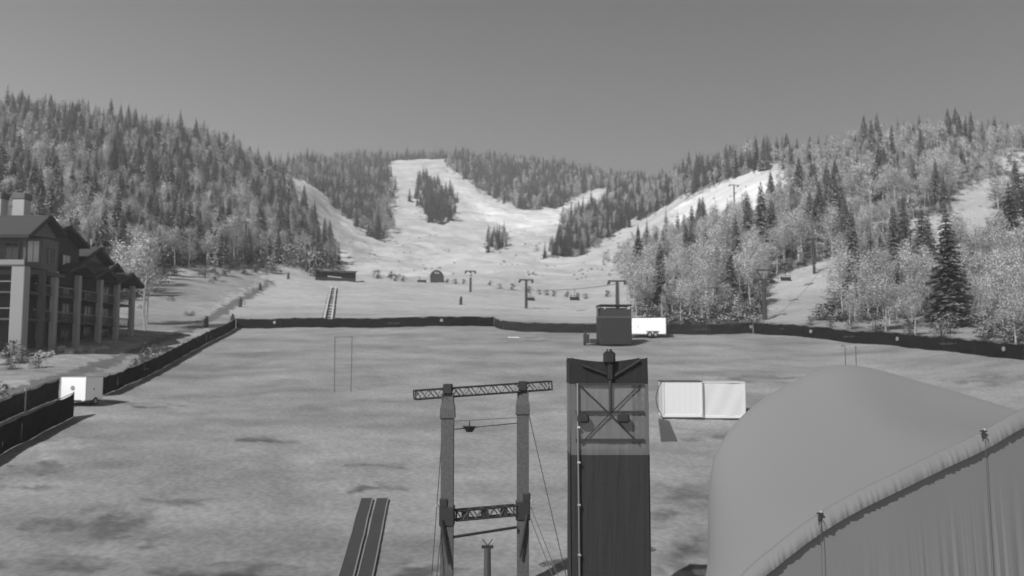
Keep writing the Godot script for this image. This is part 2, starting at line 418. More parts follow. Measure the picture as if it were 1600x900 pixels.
# ---------------------------------------------------------------- trees (unit height, scaled when placed)
func conifer_crown(seed_: int, tiers: int, per: int, twigs: int) -> SurfaceTool:
	var r := RandomNumberGenerator.new()
	r.seed = seed_
	var st := st_new()
	for t in tiers:
		var f := (t + r.randf() * 0.7) / tiers
		var y := 0.07 + 0.91 * f
		var reach := 0.165 * pow(1.0 - f, 0.78) + 0.012
		var n := maxi(3, int(per * (0.55 + 0.45 * (1.0 - f))))
		var a0 := r.randf() * TAU
		for k in n:
			var a := a0 + TAU * (k + r.randf_range(-0.35, 0.35)) / n
			var l := reach * r.randf_range(0.62, 1.15)
			var out := Vector3(cos(a), 0, sin(a))
			var side := Vector3(-sin(a), 0, cos(a))
			var droop := l * r.randf_range(0.18, 0.5)
			var p0 := Vector3(0, y, 0)
			var tip := out * l + Vector3(0, y - droop, 0)
			var mid := p0.lerp(tip, 0.55) + Vector3(0, 0.012, 0)
			var w := l * r.randf_range(0.2, 0.34) + 0.006
			st.set_normal((out * 0.8 + Vector3(0, 0.65, 0) + side * r.randf_range(-0.4, 0.4)).normalized())
			tri(st, p0, mid + side * w - Vector3(0, w * 0.5, 0), tip)
			tri(st, p0, tip, mid - side * w - Vector3(0, w * 0.5, 0))
			for q in twigs:
				var g := r.randf_range(0.3, 1.0)
				var b := p0.lerp(tip, g)
				var s := (1.0 if q % 2 == 0 else -1.0)
				var tw := l * r.randf_range(0.25, 0.45)
				var e := b + side * s * tw * 0.8 + out * tw * 0.45 - Vector3(0, tw * r.randf_range(0.15, 0.6), 0)
				tri(st, b + out * 0.012, e, b - out * tw * 0.28 - Vector3(0, tw * 0.3, 0))
	tri(st, Vector3(0.009, 0.95, 0), Vector3(0, 1.03, 0), Vector3(-0.008, 0.95, 0.004))
	tri(st, Vector3(0, 0.95, 0.009), Vector3(0, 1.03, 0), Vector3(0, 0.95, -0.009))
	return st

func trunk_shape(seed_: int, r0: float, top: float, lean: float, limbs: int) -> SurfaceTool:
	var r := RandomNumberGenerator.new()
	r.seed = seed_
	var st := st_new()
	var p := Vector3(0, -0.05, 0)
	var pts: Array = [p]
	for k in 4:
		p = Vector3(p.x + r.randf_range(-lean, lean), -0.05 + (top + 0.05) * (k + 1) / 4.0, p.z + r.randf_range(-lean, lean))
		pts.append(p)
	for k in 4:
		tube(st, pts[k], pts[k + 1], r0 * (1.0 - k * 0.22), r0 * (1.0 - (k + 1) * 0.22), 5, false)
	for q in limbs:
		var h := r.randf_range(0.4, 0.9)
		var b: Vector3 = pts[0].lerp(pts[4], h)
		var a := r.randf() * TAU
		tube(st, b, b + Vector3(cos(a) * 0.13, r.randf_range(0.06, 0.16), sin(a) * 0.13), r0 * 0.35, r0 * 0.1, 3, false)
	return st

func leaf_crown(seed_: int, leaves: int, size: float, low: float, wide: float, fat := 1.0) -> SurfaceTool:
	var r := RandomNumberGenerator.new()
	r.seed = seed_
	var st := st_new()
	var clumps: Array = []
	for k in 9:
		var y := r.randf_range(low + 0.1, 0.9)
		var room := wide * sqrt(clampf(1.0 - pow((y - (low + 0.45 * (1.0 - low))) / (0.62 * (1.0 - low)), 2.0), 0.05, 1.0))
		var a := r.randf() * TAU
		var rr := room * r.randf_range(0.15, 0.95)
		clumps.append([Vector3(cos(a) * rr, y, sin(a) * rr), r.randf_range(0.08, 0.15) * fat])
	clumps.append([Vector3(0, 0.9, 0), 0.09])
	for k in leaves:
		var c: Array = clumps[r.randi() % clumps.size()]
		var v := Vector3(r.randfn(), r.randfn() * 1.1, r.randfn()) * (c[1] as float) * 0.52
		var p: Vector3 = (c[0] as Vector3) + v
		var s := size * r.randf_range(0.6, 1.3)
		p.y = maxf(p.y, 0.02)
		var bs := Basis.from_euler(Vector3(r.randf() * TAU, r.randf() * TAU, r.randf() * TAU))
		st.set_normal(((p - (c[0] as Vector3)).normalized() * 0.6 + (p - Vector3(0, (low + 0.9) * 0.45, 0)).normalized() * 0.6 + bs.z * 0.45).normalized())
		quad(st, p + bs * Vector3(-s, 0, 0), p + bs * Vector3(0, s * 0.7, 0), p + bs * Vector3(s, 0, 0), p + bs * Vector3(0, -s * 0.7, 0))
	return st

func commit(st: SurfaceTool, m: Material, own_normals := false) -> ArrayMesh:
	if not own_normals:
		st.generate_normals()
	var me := st.commit()
	me.surface_set_material(0, m)
	return me

func leaf_mat(key: String, v: float, through: float) -> StandardMaterial3D:
	var m := mat(key, v, 0.85)
	m.backlight_enabled = true
	m.backlight = Color(through, through, through)
	m.metallic_specular = 0.2
	return m

func sow(area: String, spacing: float, conifer_share: float, tall: Vector2, seed_: int) -> void:
	var r := RandomNumberGenerator.new()
	r.seed = seed_
	var poly := PackedVector2Array(AREA[area])
	var lo := poly[0]
	var hi := poly[0]
	for p in poly:
		lo = lo.min(p)
		hi = hi.max(p)
	var d := lo.y
	while d < hi.y:
		var x := lo.x
		while x < hi.x:
			var p := Vector2(x + r.randf_range(-0.5, 0.5) * spacing, d + r.randf_range(-0.5, 0.5) * spacing)
			var pick := r.randf()
			var hh := r.randf_range(tall.x, tall.y) * r.randf_range(0.62, 1.12)
			var tone := r.randf()
			var turn := r.randf() * TAU
			x += spacing
			if absf(p.x / p.y) > 0.72 or not Geometry2D.is_point_in_polygon(p + Vector2(patch_noise.get_noise_2d(p.x * 0.9, p.y * 0.9), patch_noise.get_noise_2d(p.y * 0.9, p.x * 0.9 + 70.0)) * minf(16.0, p.y * 0.035), poly):
				continue
			var shut := false
			for c in CLEARINGS:
				if inside(p, c):
					shut = true
			if shut:
				continue
			if area == "left_hill" and p.x > -88.0 and p.y < 126.0:
				continue
			var grove := patch_noise.get_noise_2d(p.x * 0.22 + 40.0, p.y * 0.22)
			var share := conifer_share + grove * 0.9
			if area == "right_hill" and p.y < 150.0:
				share = 0.04
			var con := pick < share
			if area == "right_hill":
				if absf(p.x / p.y - 0.5145) < 0.034 and p.y < 124.0:
					continue
				# cut lift line round the towers
				if p.distance_to(Vector2(40.6, 136.8)) < 6.0 or (absf(p.x - 0.297 * p.y) < 3.6 and p.y < 150.0):
					continue
				if p.distance_to(Vector2(63.8, 179.0)) < 5.0 or (absf(p.x - 0.356 * p.y) < 3.0 and p.y < 180.0):
					continue
				if p.y < 155.0:
					hh *= 0.82
				if p.y < 126.0 and p.x > 45.0:
					hh *= 0.85
				if p.y > 270.0:
					hh *= 0.78
				for q in LOW_GROWTH:
					if p.distance_to(Vector2(q[0], q[1])) < q[2]:
						hh *= 0.42
						con = false
						break
			if con and grove > 0.1:
				hh *= 1.12
			if not con:
				hh *= 0.78
			trees.append({"con": con, "p": p, "h": hh, "t": tone, "r": turn, "area": area})
		d += spacing

func zone(area: String, p: Vector2) -> String:
	if area == "right_hill":
		if p.y < 138.0:
			return "in the front row behind the emblem fence"
		if p.distance_to(Vector2(62, 172)) < 24.0:
			return "beside the bright trail up the wooded hill"
		if p.distance_to(Vector2(122, 228)) < 30.0:
			return "beside the upper glades of the wooded hill"
		if p.x < 0.24 * p.y:
			return "on the wooded flank beside the curving ski run"
		if p.y > 300.0:
			return "along the wooded ridge above the emblem fence"
	if area == "left_hill":
		if p.y < 185.0:
			return "at the foot of the forest beside the lodge"
		if p.x > -0.33 * p.y:
			return "on the forest flank facing the diagonal ski run"
		if p.y > 400.0:
			return "along the forested skyline behind the lodge"
	return PLACE[area]

func plant_all() -> void:
	var dark := leaf_mat("needles", 0.35, 0.75)
	var dark2 := leaf_mat("needles_pale", 0.44, 0.75)
	var dark3 := leaf_mat("needles_deep", 0.19, 0.6)
	var pale := leaf_mat("leaves", 0.60, 0.8)
	var pale2 := leaf_mat("leaves_dull", 0.50, 0.8)
	var pale3 := leaf_mat("leaves_bright", 0.70, 0.8)
	var pale4 := leaf_mat("leaves_grey", 0.38, 0.8)
	var bark := mat("bark", 0.07, 0.95, 0.0, tex_grain, 0.8)
	var aspen_bark := mat("aspen_bark", 0.50, 0.85, 0.0, tex_blotch, 0.6)
	var ctrunk := commit(trunk_shape(3, 0.02, 0.9, 0.004, 0), bark)
	var ccrowns: Array = []
	for k in 4:
		ccrowns.append(commit(conifer_crown(20 + k, 42, 12, 7), dark, true))
	var atrunks: Array = []
	var acrowns: Array = []
	for k in 4:
		atrunks.append(commit(trunk_shape(60 + k, 0.013, 0.86, 0.022, 7), aspen_bark))
		acrowns.append(commit(leaf_crown(80 + k, 2600, 0.0105, [0.36, 0.3, 0.45, 0.25][k], [0.2, 0.24, 0.17, 0.22][k]), pale, true))
	for q in OWN_TREES:
		trees.append({"con": q[3], "p": Vector2(q[0], q[1]), "h": q[2], "t": q[4], "r": q[0] * 7.0, "area": q[5]})
	var order: Array = []
	for t in trees:
		t.y = ground(t.p.x, t.p.y)
		t.s = t.h / t.p.y if absf(t.p.x / t.p.y) < 0.6 else 0.0
		if t.area.length() > 12:
			t.s = 9.0
		order.append(t)
	order.sort_custom(func(a, b): return a.s > b.s)
	var n := [0, 0]
	var rest: Array = [[], []]
	for t in order:
		var which := 0 if t.con else 1
		if n[which] >= 300 or t.s <= 0.0:
			rest[which].append(t)
			continue
		n[which] += 1
		var at := Vector3(t.p.x, t.y, -t.p.y)
		var label: String = t.area
		var group := ""
		if PLACE.has(label):
			var words: Array = ["dark", "lighter grey", "very dark" if t.area == "left_hill" else "dark", "dark" if t.area == "left_hill" else "lighter grey"] if t.con else ["pale", "dull grey", "bright", "dull grey"]
			var size := "tall " if t.h > (15.5 if t.con else 11.5) else ("short " if t.h < (11.5 if t.con else 9.0) else "")
			label = "%s%s %s %s" % [size, words[int(t.t * 91.0) % 4], "conifer" if t.con else "aspen", zone(t.area, t.p)]
			group = ("conifers " if t.con else "aspens ") + PLACE[t.area]
		var o := thing("conifer_tree" if t.con else "aspen_tree", label, "conifer" if t.con else "aspen", at, t.r, group)
		var kk := int(t.t * 997.0) % 4
		var wide: float = t.h * (0.85 + 0.4 * fposmod(t.t * 13.7, 1.0))
		for part in 2:
			var mi := MeshInstance3D.new()
			mi.name = ["trunk", "crown"][part]
			if t.con:
				mi.mesh = ctrunk if part == 0 else ccrowns[kk]
				if part == 1:
					mi.material_override = ([dark, dark2, dark3, dark] if not PLACE.has(t.area) or t.area == "left_hill" else [dark, dark2, dark, dark2])[int(t.t * 91.0) % 4]
			else:
				mi.mesh = atrunks[kk] if part == 0 else acrowns[kk]
				if part == 1:
					mi.material_override = [pale, pale2, pale3, pale2][int(t.t * 91.0) % 4] if t.p.x > 0.0 or t.area != "left_hill" else [pale2, pale4, pale, pale4][int(t.t * 91.0) % 4]
			mi.scale = Vector3(wide, t.h, wide)
			o.add_child(mi)
	for which in 2:
		var me := ArrayMesh.new()
		var parts: Array = [trunk_shape(5, 0.02, 0.9, 0.006, 0), conifer_crown(33, 22, 9, 3)] if which == 0 else [trunk_shape(66, 0.013, 0.86, 0.02, 3), leaf_crown(91, 800, 0.018, 0.3, 0.22)]
		for k in 2:
			var mm := StandardMaterial3D.new()
			mm.vertex_color_use_as_albedo = k == 1
			mm.albedo_color = Color.WHITE if k == 1 else (gray(0.07) if which == 0 else gray(0.5))
			mm.roughness = 0.9
			mm.metallic_specular = 0.2
			mm.cull_mode = BaseMaterial3D.CULL_DISABLED
			if k == 1:
				mm.backlight_enabled = true
				mm.backlight = Color(0.7, 0.7, 0.7) if which == 1 else Color(0.65, 0.65, 0.65)
			var st: SurfaceTool = parts[k]
			if k == 0:
				st.generate_normals()
			st.set_material(mm)
			st.commit(me)
		var mu := MultiMesh.new()
		mu.transform_format = MultiMesh.TRANSFORM_3D
		mu.use_colors = true
		mu.mesh = me
		mu.instance_count = rest[which].size()
		var k := 0
		for t in rest[which]:
			var wide: float = t.h * (0.85 + 0.45 * fposmod(t.t * 13.7, 1.0))
			mu.set_instance_transform(k, Transform3D(Basis.from_euler(Vector3(0, t.r, 0)).scaled_local(Vector3(wide, t.h, wide)), Vector3(t.p.x, t.y, -t.p.y)))
			var v: float = lerpf(0.25, 0.45, t.t) if which == 0 else (lerpf(0.36, 0.52, t.t) if t.p.x < 0.0 else lerpf(0.48, 0.70, t.t))
			mu.set_instance_color(k, Color(v, v, v))
			k += 1
		var mi := MultiMeshInstance3D.new()
		mi.name = ["conifer_forest", "aspen_forest"][which]
		mi.multimesh = mu
		add_child(mi)
		tag(mi, ["dark conifer forest covering the far slopes", "pale aspen woods mixed through the hillside forest"][which], "forest", "", "stuff")
	print("trees ", n, " rest ", rest[0].size(), " ", rest[1].size())

# ---------------------------------------------------------------- fences
func fence(called: String, label: String, pts: Array, high: float, each: float, group := "", rail_tone := 0.06, cloth := 0.02) -> Node3D:
	var start: Vector2 = pts[0]
	var o := thing(called, label, "fence", gp(start.x, start.y), 0.0, group)
	var inv := o.position
	var stops: Array = [start]
	for k in pts.size() - 1:
		var a: Vector2 = pts[k]
		var b: Vector2 = pts[k + 1]
		var n := maxi(1, int(round(a.distance_to(b) / each)))
		for q in n:
			stops.append(a.lerp(b, (q + 1.0) / n))
	var cm := mat("windscreen_%d" % int(cloth * 1000), cloth, 0.8, 0.0, tex_grain, 0.9)
	cm.metallic_specular = 0.12
	var pm := mat("fence_post", 0.10, 0.5, 0.5)
	var rs := st_new()
	for k in stops.size():
		var s: Vector2 = stops[k]
		var g := gp(s.x, s.y) - inv
		var hh := high + 0.06 + 0.05 * sin(k * 2.3)
		tb("post", pm, o, g - Vector3(0, 0.25, 0), g + Vector3(0, hh + 0.05, 0), 0.035, 0.035, 6)
		if k == stops.size() - 1:
			continue
		var e: Vector2 = stops[k + 1]
		var along := (e - s).normalized()
		var face := Vector3(along.y, 0, along.x)
		var st := st_new()
		var nx := 5
		var grid: Array = []
		for i in nx + 1:
			var f := float(i) / nx
			var p := s.lerp(e, f)
			var gg := gp(p.x, p.y) - inv
			var colm: Array = []
			for j in 4:
				var h := float(j) / 3.0
				var sag := -(0.03 + 0.05 * absf(sin(k * 1.9))) * sin(f * PI) * h + rng.randf_range(-0.02, 0.02)
				colm.append(gg + Vector3(0, 0.03 + (high - 0.03) * h + sag, 0) + face * (0.045 + 0.08 * sin(f * PI) * sin(h * PI) * (1.0 if k % 2 == 0 else -0.5) + rng.randf_range(-0.025, 0.025)))
			grid.append(colm)
		for i in nx:
			for j in 3:
				quad(st, grid[i][j], grid[i][j + 1], grid[i + 1][j + 1], grid[i + 1][j])
				var b := -face * 0.012
				quad(st, grid[i][j] + b, grid[i + 1][j] + b, grid[i + 1][j + 1] + b, grid[i][j + 1] + b)
		obj("panel", st, cm, o)
		var g2 := gp(e.x, e.y) - inv
		tube(rs, g + Vector3(0, high + 0.03, 0), g2 + Vector3(0, high + 0.03, 0), 0.03, 0.03, 5)
	obj("top_rail", rs, mat("rail_%d" % int(rail_tone * 1000), rail_tone, 0.5, 0.2), o)
	return o

# a pale round mark, or a row of pale letter-sized marks too worn to read, on the cloth
func fence_mark(o: Node3D, a: Vector2, b: Vector2, f: float, up: float, worn_words: int) -> void:
	var s := a.lerp(b, f)
	var along := (b - a).normalized()
	var face := Vector3(along.y, 0, along.x).normalized()
	if face.dot(Vector3(-s.x, 0, s.y)) < 0.0:
		face = -face
	var ax := Vector3(along.x, 0, -along.y)
	var c := gp(s.x, s.y, up) - o.position + face * 0.13
	var m := mat("fence_print", 0.34, 0.8, 0.0, tex_blotch, 1.4) if worn_words == 0 else mat("fence_words", 0.085, 0.8, 0.0, tex_blotch, 1.4)
	var st := st_new()
	if worn_words == 0:
		for k in 10:
			var p := TAU * k / 10.0
			var q := TAU * (k + 1) / 10.0
			tri(st, c, c + (ax * cos(p) + Vector3.UP * sin(p)) * 0.24, c + (ax * cos(q) + Vector3.UP * sin(q)) * 0.24)
		obj("round_emblem", st, m, o)
		return
	for k in worn_words:
		var w := c + ax * (k - worn_words / 2.0) * 0.2
		if k % 5 == 4:
			continue
		box(st, w, Vector3(0.12, 0.16 + 0.06 * (k % 2), 0.01), Basis(ax, Vector3.UP, face))
	obj("worn_lettering", st, m, o)

func build_fences() -> void:
	var l: Array = [Vector2(-32.9, 68.6), Vector2(-33.4, 72.5), Vector2(-34.9, 84.7), Vector2(-37.4, 100), Vector2(-39.5, 114.5), Vector2(-41.4, 127.5)]
	var f := fence("perimeter_fence", "black cloth fence with pale top rail running up beside the dirt track", l, 1.45, 2.4, "", 0.42)
	fence_mark(f, l[1], l[2], 0.62, 0.75, 9)
	var near: Array = [Vector2(-27.6, 40), Vector2(-29.3, 49.5), Vector2(-29.9, 54.3), Vector2(-30.6, 59.9)]
	fence("perimeter_fence", "black cloth fence ending beside the small white box trailer", near, 1.65, 2.4, "", 0.12)
	var outer: Array = [Vector2(-33.4, 46), Vector2(-34.3, 54.7), Vector2(-34.9, 60), Vector2(-35.2, 66.5)]
	var fo := fence("perimeter_fence", "black cloth fence with one light post, set back behind the gateway", outer, 1.5, 2.6, "", 0.07, 0.035)
	tb("light_post", mat("light_post", 0.32, 0.6), fo, gp(-34.95, 61.6) - fo.position, gp(-34.95, 61.6, 1.7) - fo.position, 0.07, 0.07, 8)
	var b: Array = [Vector2(-41.3, 127.7), Vector2(-32.1, 125.9), Vector2(-23.4, 124.8), Vector2(-9.2, 123.3), Vector2(-2.7, 125.9)]
	var fb := fence("perimeter_fence", "black cloth fence across the top of the lawn below the conveyor", b, 1.4, 2.5, "", 0.05)
	fence_mark(fb, b[0], b[1], 0.66, 0.85, 0)
	fence_mark(fb, b[2], b[3], 0.45, 0.6, 10)
	fence_mark(fb, b[2], b[3], 0.93, 0.85, 0)
	var s: Array = [Vector2(-2.6, 125.6), Vector2(-1.2, 122), Vector2(1.0, 120.2), Vector2(12.1, 119), Vector2(15.6, 117.5)]
	fence("perimeter_fence", "black cloth fence dipping lower towards the small black tower", s, 1.3, 2.4, "", 0.05, 0.04)
	var r: Array = [Vector2(19.9, 115.4), Vector2(26.7, 114.7), Vector2(32.9, 116.6)]
	var fr := fence("perimeter_fence", "black cloth fence between the white trailer and the aspen trunks", r, 1.4, 2.3, "", 0.05, 0.035)
	fence_mark(fr, r[0], r[1], 0.85, 0.7, 11)
	fence_mark(fr, r[1], r[2], 0.95, 0.9, 0)
	var q: Array = [Vector2(33.0, 116.4), Vector2(35.9, 113.8), Vector2(39.8, 106.2), Vector2(43.7, 97), Vector2(46.5, 88.6), Vector2(48.0, 80.1), Vector2(50.5, 70)]
	var fq := fence("perimeter_fence", "black cloth fence with round emblems along the foot of the wooded hill", q, 1.5, 2.4, "", 0.03)
	fence_mark(fq, q[1], q[2], 0.0, 0.85, 10)
	fence_mark(fq, q[1], q[2], 0.62, 0.85, 0)
	fence_mark(fq, q[2], q[3], 0.32, 0.8, 10)
	fence_mark(fq, q[3], q[4], 0.03, 0.85, 0)
	fence_mark(fq, q[3], q[4], 0.85, 0.85, 11)
	fence_mark(fq, q[4], q[5], 0.72, 0.9, 0)

# ---------------------------------------------------------------- small boxes and trailers
func wheel(parent: Node3D, c: Vector3, r: float, w: float, ax: Vector3) -> void:
	var t := tb("wheel", mat("tyre", 0.02, 0.9), parent, c - ax * w / 2, c + ax * w / 2, r, r, 14)
	tb("rim", mat("rim", 0.35, 0.4, 0.6), t, c + ax * (w / 2 - 0.02), c + ax * (w / 2 + 0.012), r * 0.55, r * 0.5, 10)

func build_trailers() -> void:
	var white := mat("white_paint", 0.8, 0.5)
	var bright := mat("bright_paint", 0.92, 0.45)
	var dark := mat("dark_metal", 0.04, 0.6)
	# small box trailer by the gateway
	var o := thing("box_trailer", "small white box trailer with round vent beside the left gateway", "trailer", gp(-32.4, 64.6), deg_to_rad(-9))
	bx("body", white, o, Vector3(0, 1.25, 0), Vector3(2.1, 1.75, 2.0), Basis.IDENTITY, 0.05)
	tb("vent", mat("vent", 0.25, 0.7), o, Vector3(-0.05, 1.3, 0.99), Vector3(-0.05, 1.3, 1.04), 0.19, 0.15, 12)
	bx("roof_trim", mat("trim", 0.3, 0.5), o, Vector3(0, 2.13, 0), Vector3(2.14, 0.03, 2.04))
	bx("chassis", dark, o, Vector3(0, 0.31, 0), Vector3(1.7, 0.12, 2.0))
	for s in [-1.0, 1.0]:
		wheel(o, Vector3(s * 0.98, 0.3, -0.1), 0.3, 0.2, Vector3(s, 0, 0))
	bx("tail_lamp", mat("lens", 0.7, 0.2), o, Vector3(0.85, 0.4, 1.02), Vector3(0.25, 0.1, 0.05))
	for s in [-1.0, 1.0]:
		bx("corner_trim", mat("fender", 0.3, 0.5), o, Vector3(s * 1.04, 1.25, 1.0), Vector3(0.05, 1.72, 0.05))
	var rd := bx("side_door", white, o, Vector3(1.06, 1.2, -0.2), Vector3(0.03, 1.5, 0.8), Basis.IDENTITY, 0.008)
	bx("handle", dark, rd, Vector3(1.09, 1.2, 0.12), Vector3(0.03, 0.16, 0.05))
	bx("drawbar", dark, o, Vector3(0, 0.3, 1.4), Vector3(0.1, 0.1, 0.9))
	bx("jack_stand", dark, o, Vector3(0, 0.12, 1.75), Vector3(0.16, 0.3, 0.16))
	# long trailer by the back fence
	var t := thing("white_trailer", "bright white enclosed trailer with twin wheels beside the small black tower", "trailer", gp(17.8, 111.9), deg_to_rad(-8))
	bx("body", bright, t, Vector3(0, 1.42, 0), Vector3(4.7, 2.1, 2.0), Basis.IDENTITY, 0.07)
	bx("chassis", dark, t, Vector3(0, 0.34, 0), Vector3(4.4, 0.1, 1.6))
	for k in 2:
		for s in [-1.0, 1.0]:
			wheel(t, Vector3(0.25 + k * 0.75, 0.36, s * 0.98), 0.36, 0.2, Vector3(0, 0, s))
	var sd := bx("side_door", bright, t, Vector3(-1.55, 1.38, 1.012), Vector3(0.82, 1.75, 0.03), Basis.IDENTITY, 0.008)
	bx("handle", dark, sd, Vector3(-1.25, 1.35, 1.04), Vector3(0.05, 0.18, 0.04))
	for k in 3:
		bx("marker_lamp", mat("marker", 0.2, 0.3), t, Vector3(-2.0 + k * 2.0, 2.36, 1.01), Vector3(0.1, 0.05, 0.04))
	bx("fender", mat("fender", 0.3, 0.5), t, Vector3(0.62, 0.8, 1.05), Vector3(1.7, 0.06, 0.22))
	bx("lower_rail", mat("fender", 0.3, 0.5), t, Vector3(0, 0.42, 1.01), Vector3(4.6, 0.07, 0.04))
	bx("hitch", dark, t, Vector3(2.8, 0.32, 0), Vector3(0.9, 0.1, 0.12))
	bx("jack_stand", dark, t, Vector3(3.1, 0.16, 0), Vector3(0.12, 0.34, 0.12))
	bx("roof_edge", mat("trim", 0.3, 0.5), t, Vector3(0, 2.49, 0), Vector3(4.5, 0.04, 1.86))
	# two white storage units on the lawn
	for k in 2:
		var c := thing("storage_unit", ["white storage unit with dark roof edge, cable hanging at its end", "white storage unit with creased sheet over its side"][k], "storage unit", gp([11.9, 14.8][k], [60.75, 60.85][k]), deg_to_rad(-3.0), "white storage units on the lawn")
		var w: float = [2.75, 2.95][k]
		var h := 2.42
		bx("base", mat("base_white", 0.62, 0.6), c, Vector3(0, 0.1, 0.02), Vector3(w + 0.06, 0.2, 2.3), Basis.IDENTITY, 0.02)
		var st := st_new()
		var n := 28
		var cloth := k == 1
		for i in n:
			var x0 := -w / 2 + w * i / n
			var x1 := -w / 2 + w * (i + 1) / n
			for j in 8:
				var y0 := 0.2 + (h - 0.2) * j / 8.0
				var y1 := 0.2 + (h - 0.2) * (j + 1) / 8.0
				var v: Array = []
				for q in [[x0, y0], [x0, y1], [x1, y1], [x1, y0]]:
					var dz := 0.003 * sin(q[0] * 16.0)
					if cloth:
						dz = 0.025 * sin(q[0] * 2.6 + q[1] * 1.3) + 0.012 * sin(q[0] * 5.0 - q[1] * 2.4)
					v.append(Vector3(q[0], q[1], 1.14 + dz))
				quad(st, v[0], v[1], v[2], v[3])
		obj("creased_sheet" if cloth else "front_wall", st, mat("unit_white%d" % k, 0.56 if cloth else 0.6, 0.6), c)
		bx("body", mat("unit_white0", 0.63, 0.6), c, Vector3(0, 0.2 + (h - 0.2) / 2, -0.03), Vector3(w - 0.02, h - 0.2, 2.18))
		for s in [-1.0, 1.0]:
			bx("corner_post", mat("corner_white", 0.6, 0.5), c, Vector3(s * (w / 2 - 0.05), h / 2 + 0.1, 1.14), Vector3(0.09, h - 0.2, 0.14))
		bx("roof_edge", mat("roof_dark", 0.07, 0.6) if k == 0 else mat("roof_pale", 0.5, 0.6), c, Vector3(0, h + 0.05, 0), Vector3(w + 0.06, 0.09, 2.36), Basis.IDENTITY, 0.02)
		bx("skid", dark, c, Vector3(0, -0.04, 0), Vector3(w, 0.2, 2.2))
		if k == 0:
			var cb := st_new()
			var prev := Vector3(-w / 2 - 0.03, h, 1.0)
			for q in 10:
				var f := (q + 1) / 10.0
				var p := Vector3(-w / 2 - 0.03 - 0.42 * sin(f * PI) , h * (1 - f) + 0.03, 1.0 + 0.3 * f)
				tube(cb, prev, p, 0.03, 0.03, 5)
				prev = p
			obj("cable", cb, mat("black_rubber", 0.02, 0.7), c)
	var rp := thing("ground_strip", "dark flat strip lying on the grass beside the storage unit", "dark_strip", gp(10.0, 56))  # flat dark strip on the grass, sides sunk into the ground
	var rs := st_new()
	var c4: Array = [gp(10.1, 59.3, 0.12), gp(10.75, 58.8, 0.12), gp(10.15, 52.9, 0.05), gp(9.15, 52.9, 0.05)]
	for k in 4:
		c4[k] -= rp.position
	quad(rs, c4[0], c4[1], c4[2], c4[3])
	var dn := Vector3(0, -0.15, 0)
	for k in 4:
		quad(rs, c4[k], c4[k] + dn, c4[(k + 1) % 4] + dn, c4[(k + 1) % 4])
	obj("deck", rs, mat("dark_strip", 0.09, 0.8, 0.0, tex_grain, 0.8), rp)

# ---------------------------------------------------------------- stage gear
func lattice(st: SurfaceTool, a: Vector3, b: Vector3, w: float, chord: float, bays: int) -> void:
	var z := (b - a).normalized()
	var x := z.cross(Vector3.UP if absf(z.y) < 0.9 else Vector3.RIGHT).normalized()
	var y := z.cross(x)
	var cs: Array = []
	for s in [[-1, -1], [1, -1], [1, 1], [-1, 1]]:
		cs.append((x * s[0] + y * s[1]) * w / 2)
	for k in 4:
		tube(st, a + cs[k], b + cs[k], chord, chord, 6)
		for q in bays:
			var f := float(q) / bays
			var g := float(q + 1) / bays
			var i := k if q % 2 == 0 else (k + 1) % 4
			var j := (k + 1) % 4 if q % 2 == 0 else k
			tube(st, a.lerp(b, f) + cs[i], a.lerp(b, g) + cs[j], chord * 0.55, chord * 0.55, 4, false)
	for e in [a, b]:
		for k in 4:
			tube(st, e + cs[k], e + cs[(k + 1) % 4], chord * 0.8, chord * 0.8, 4)

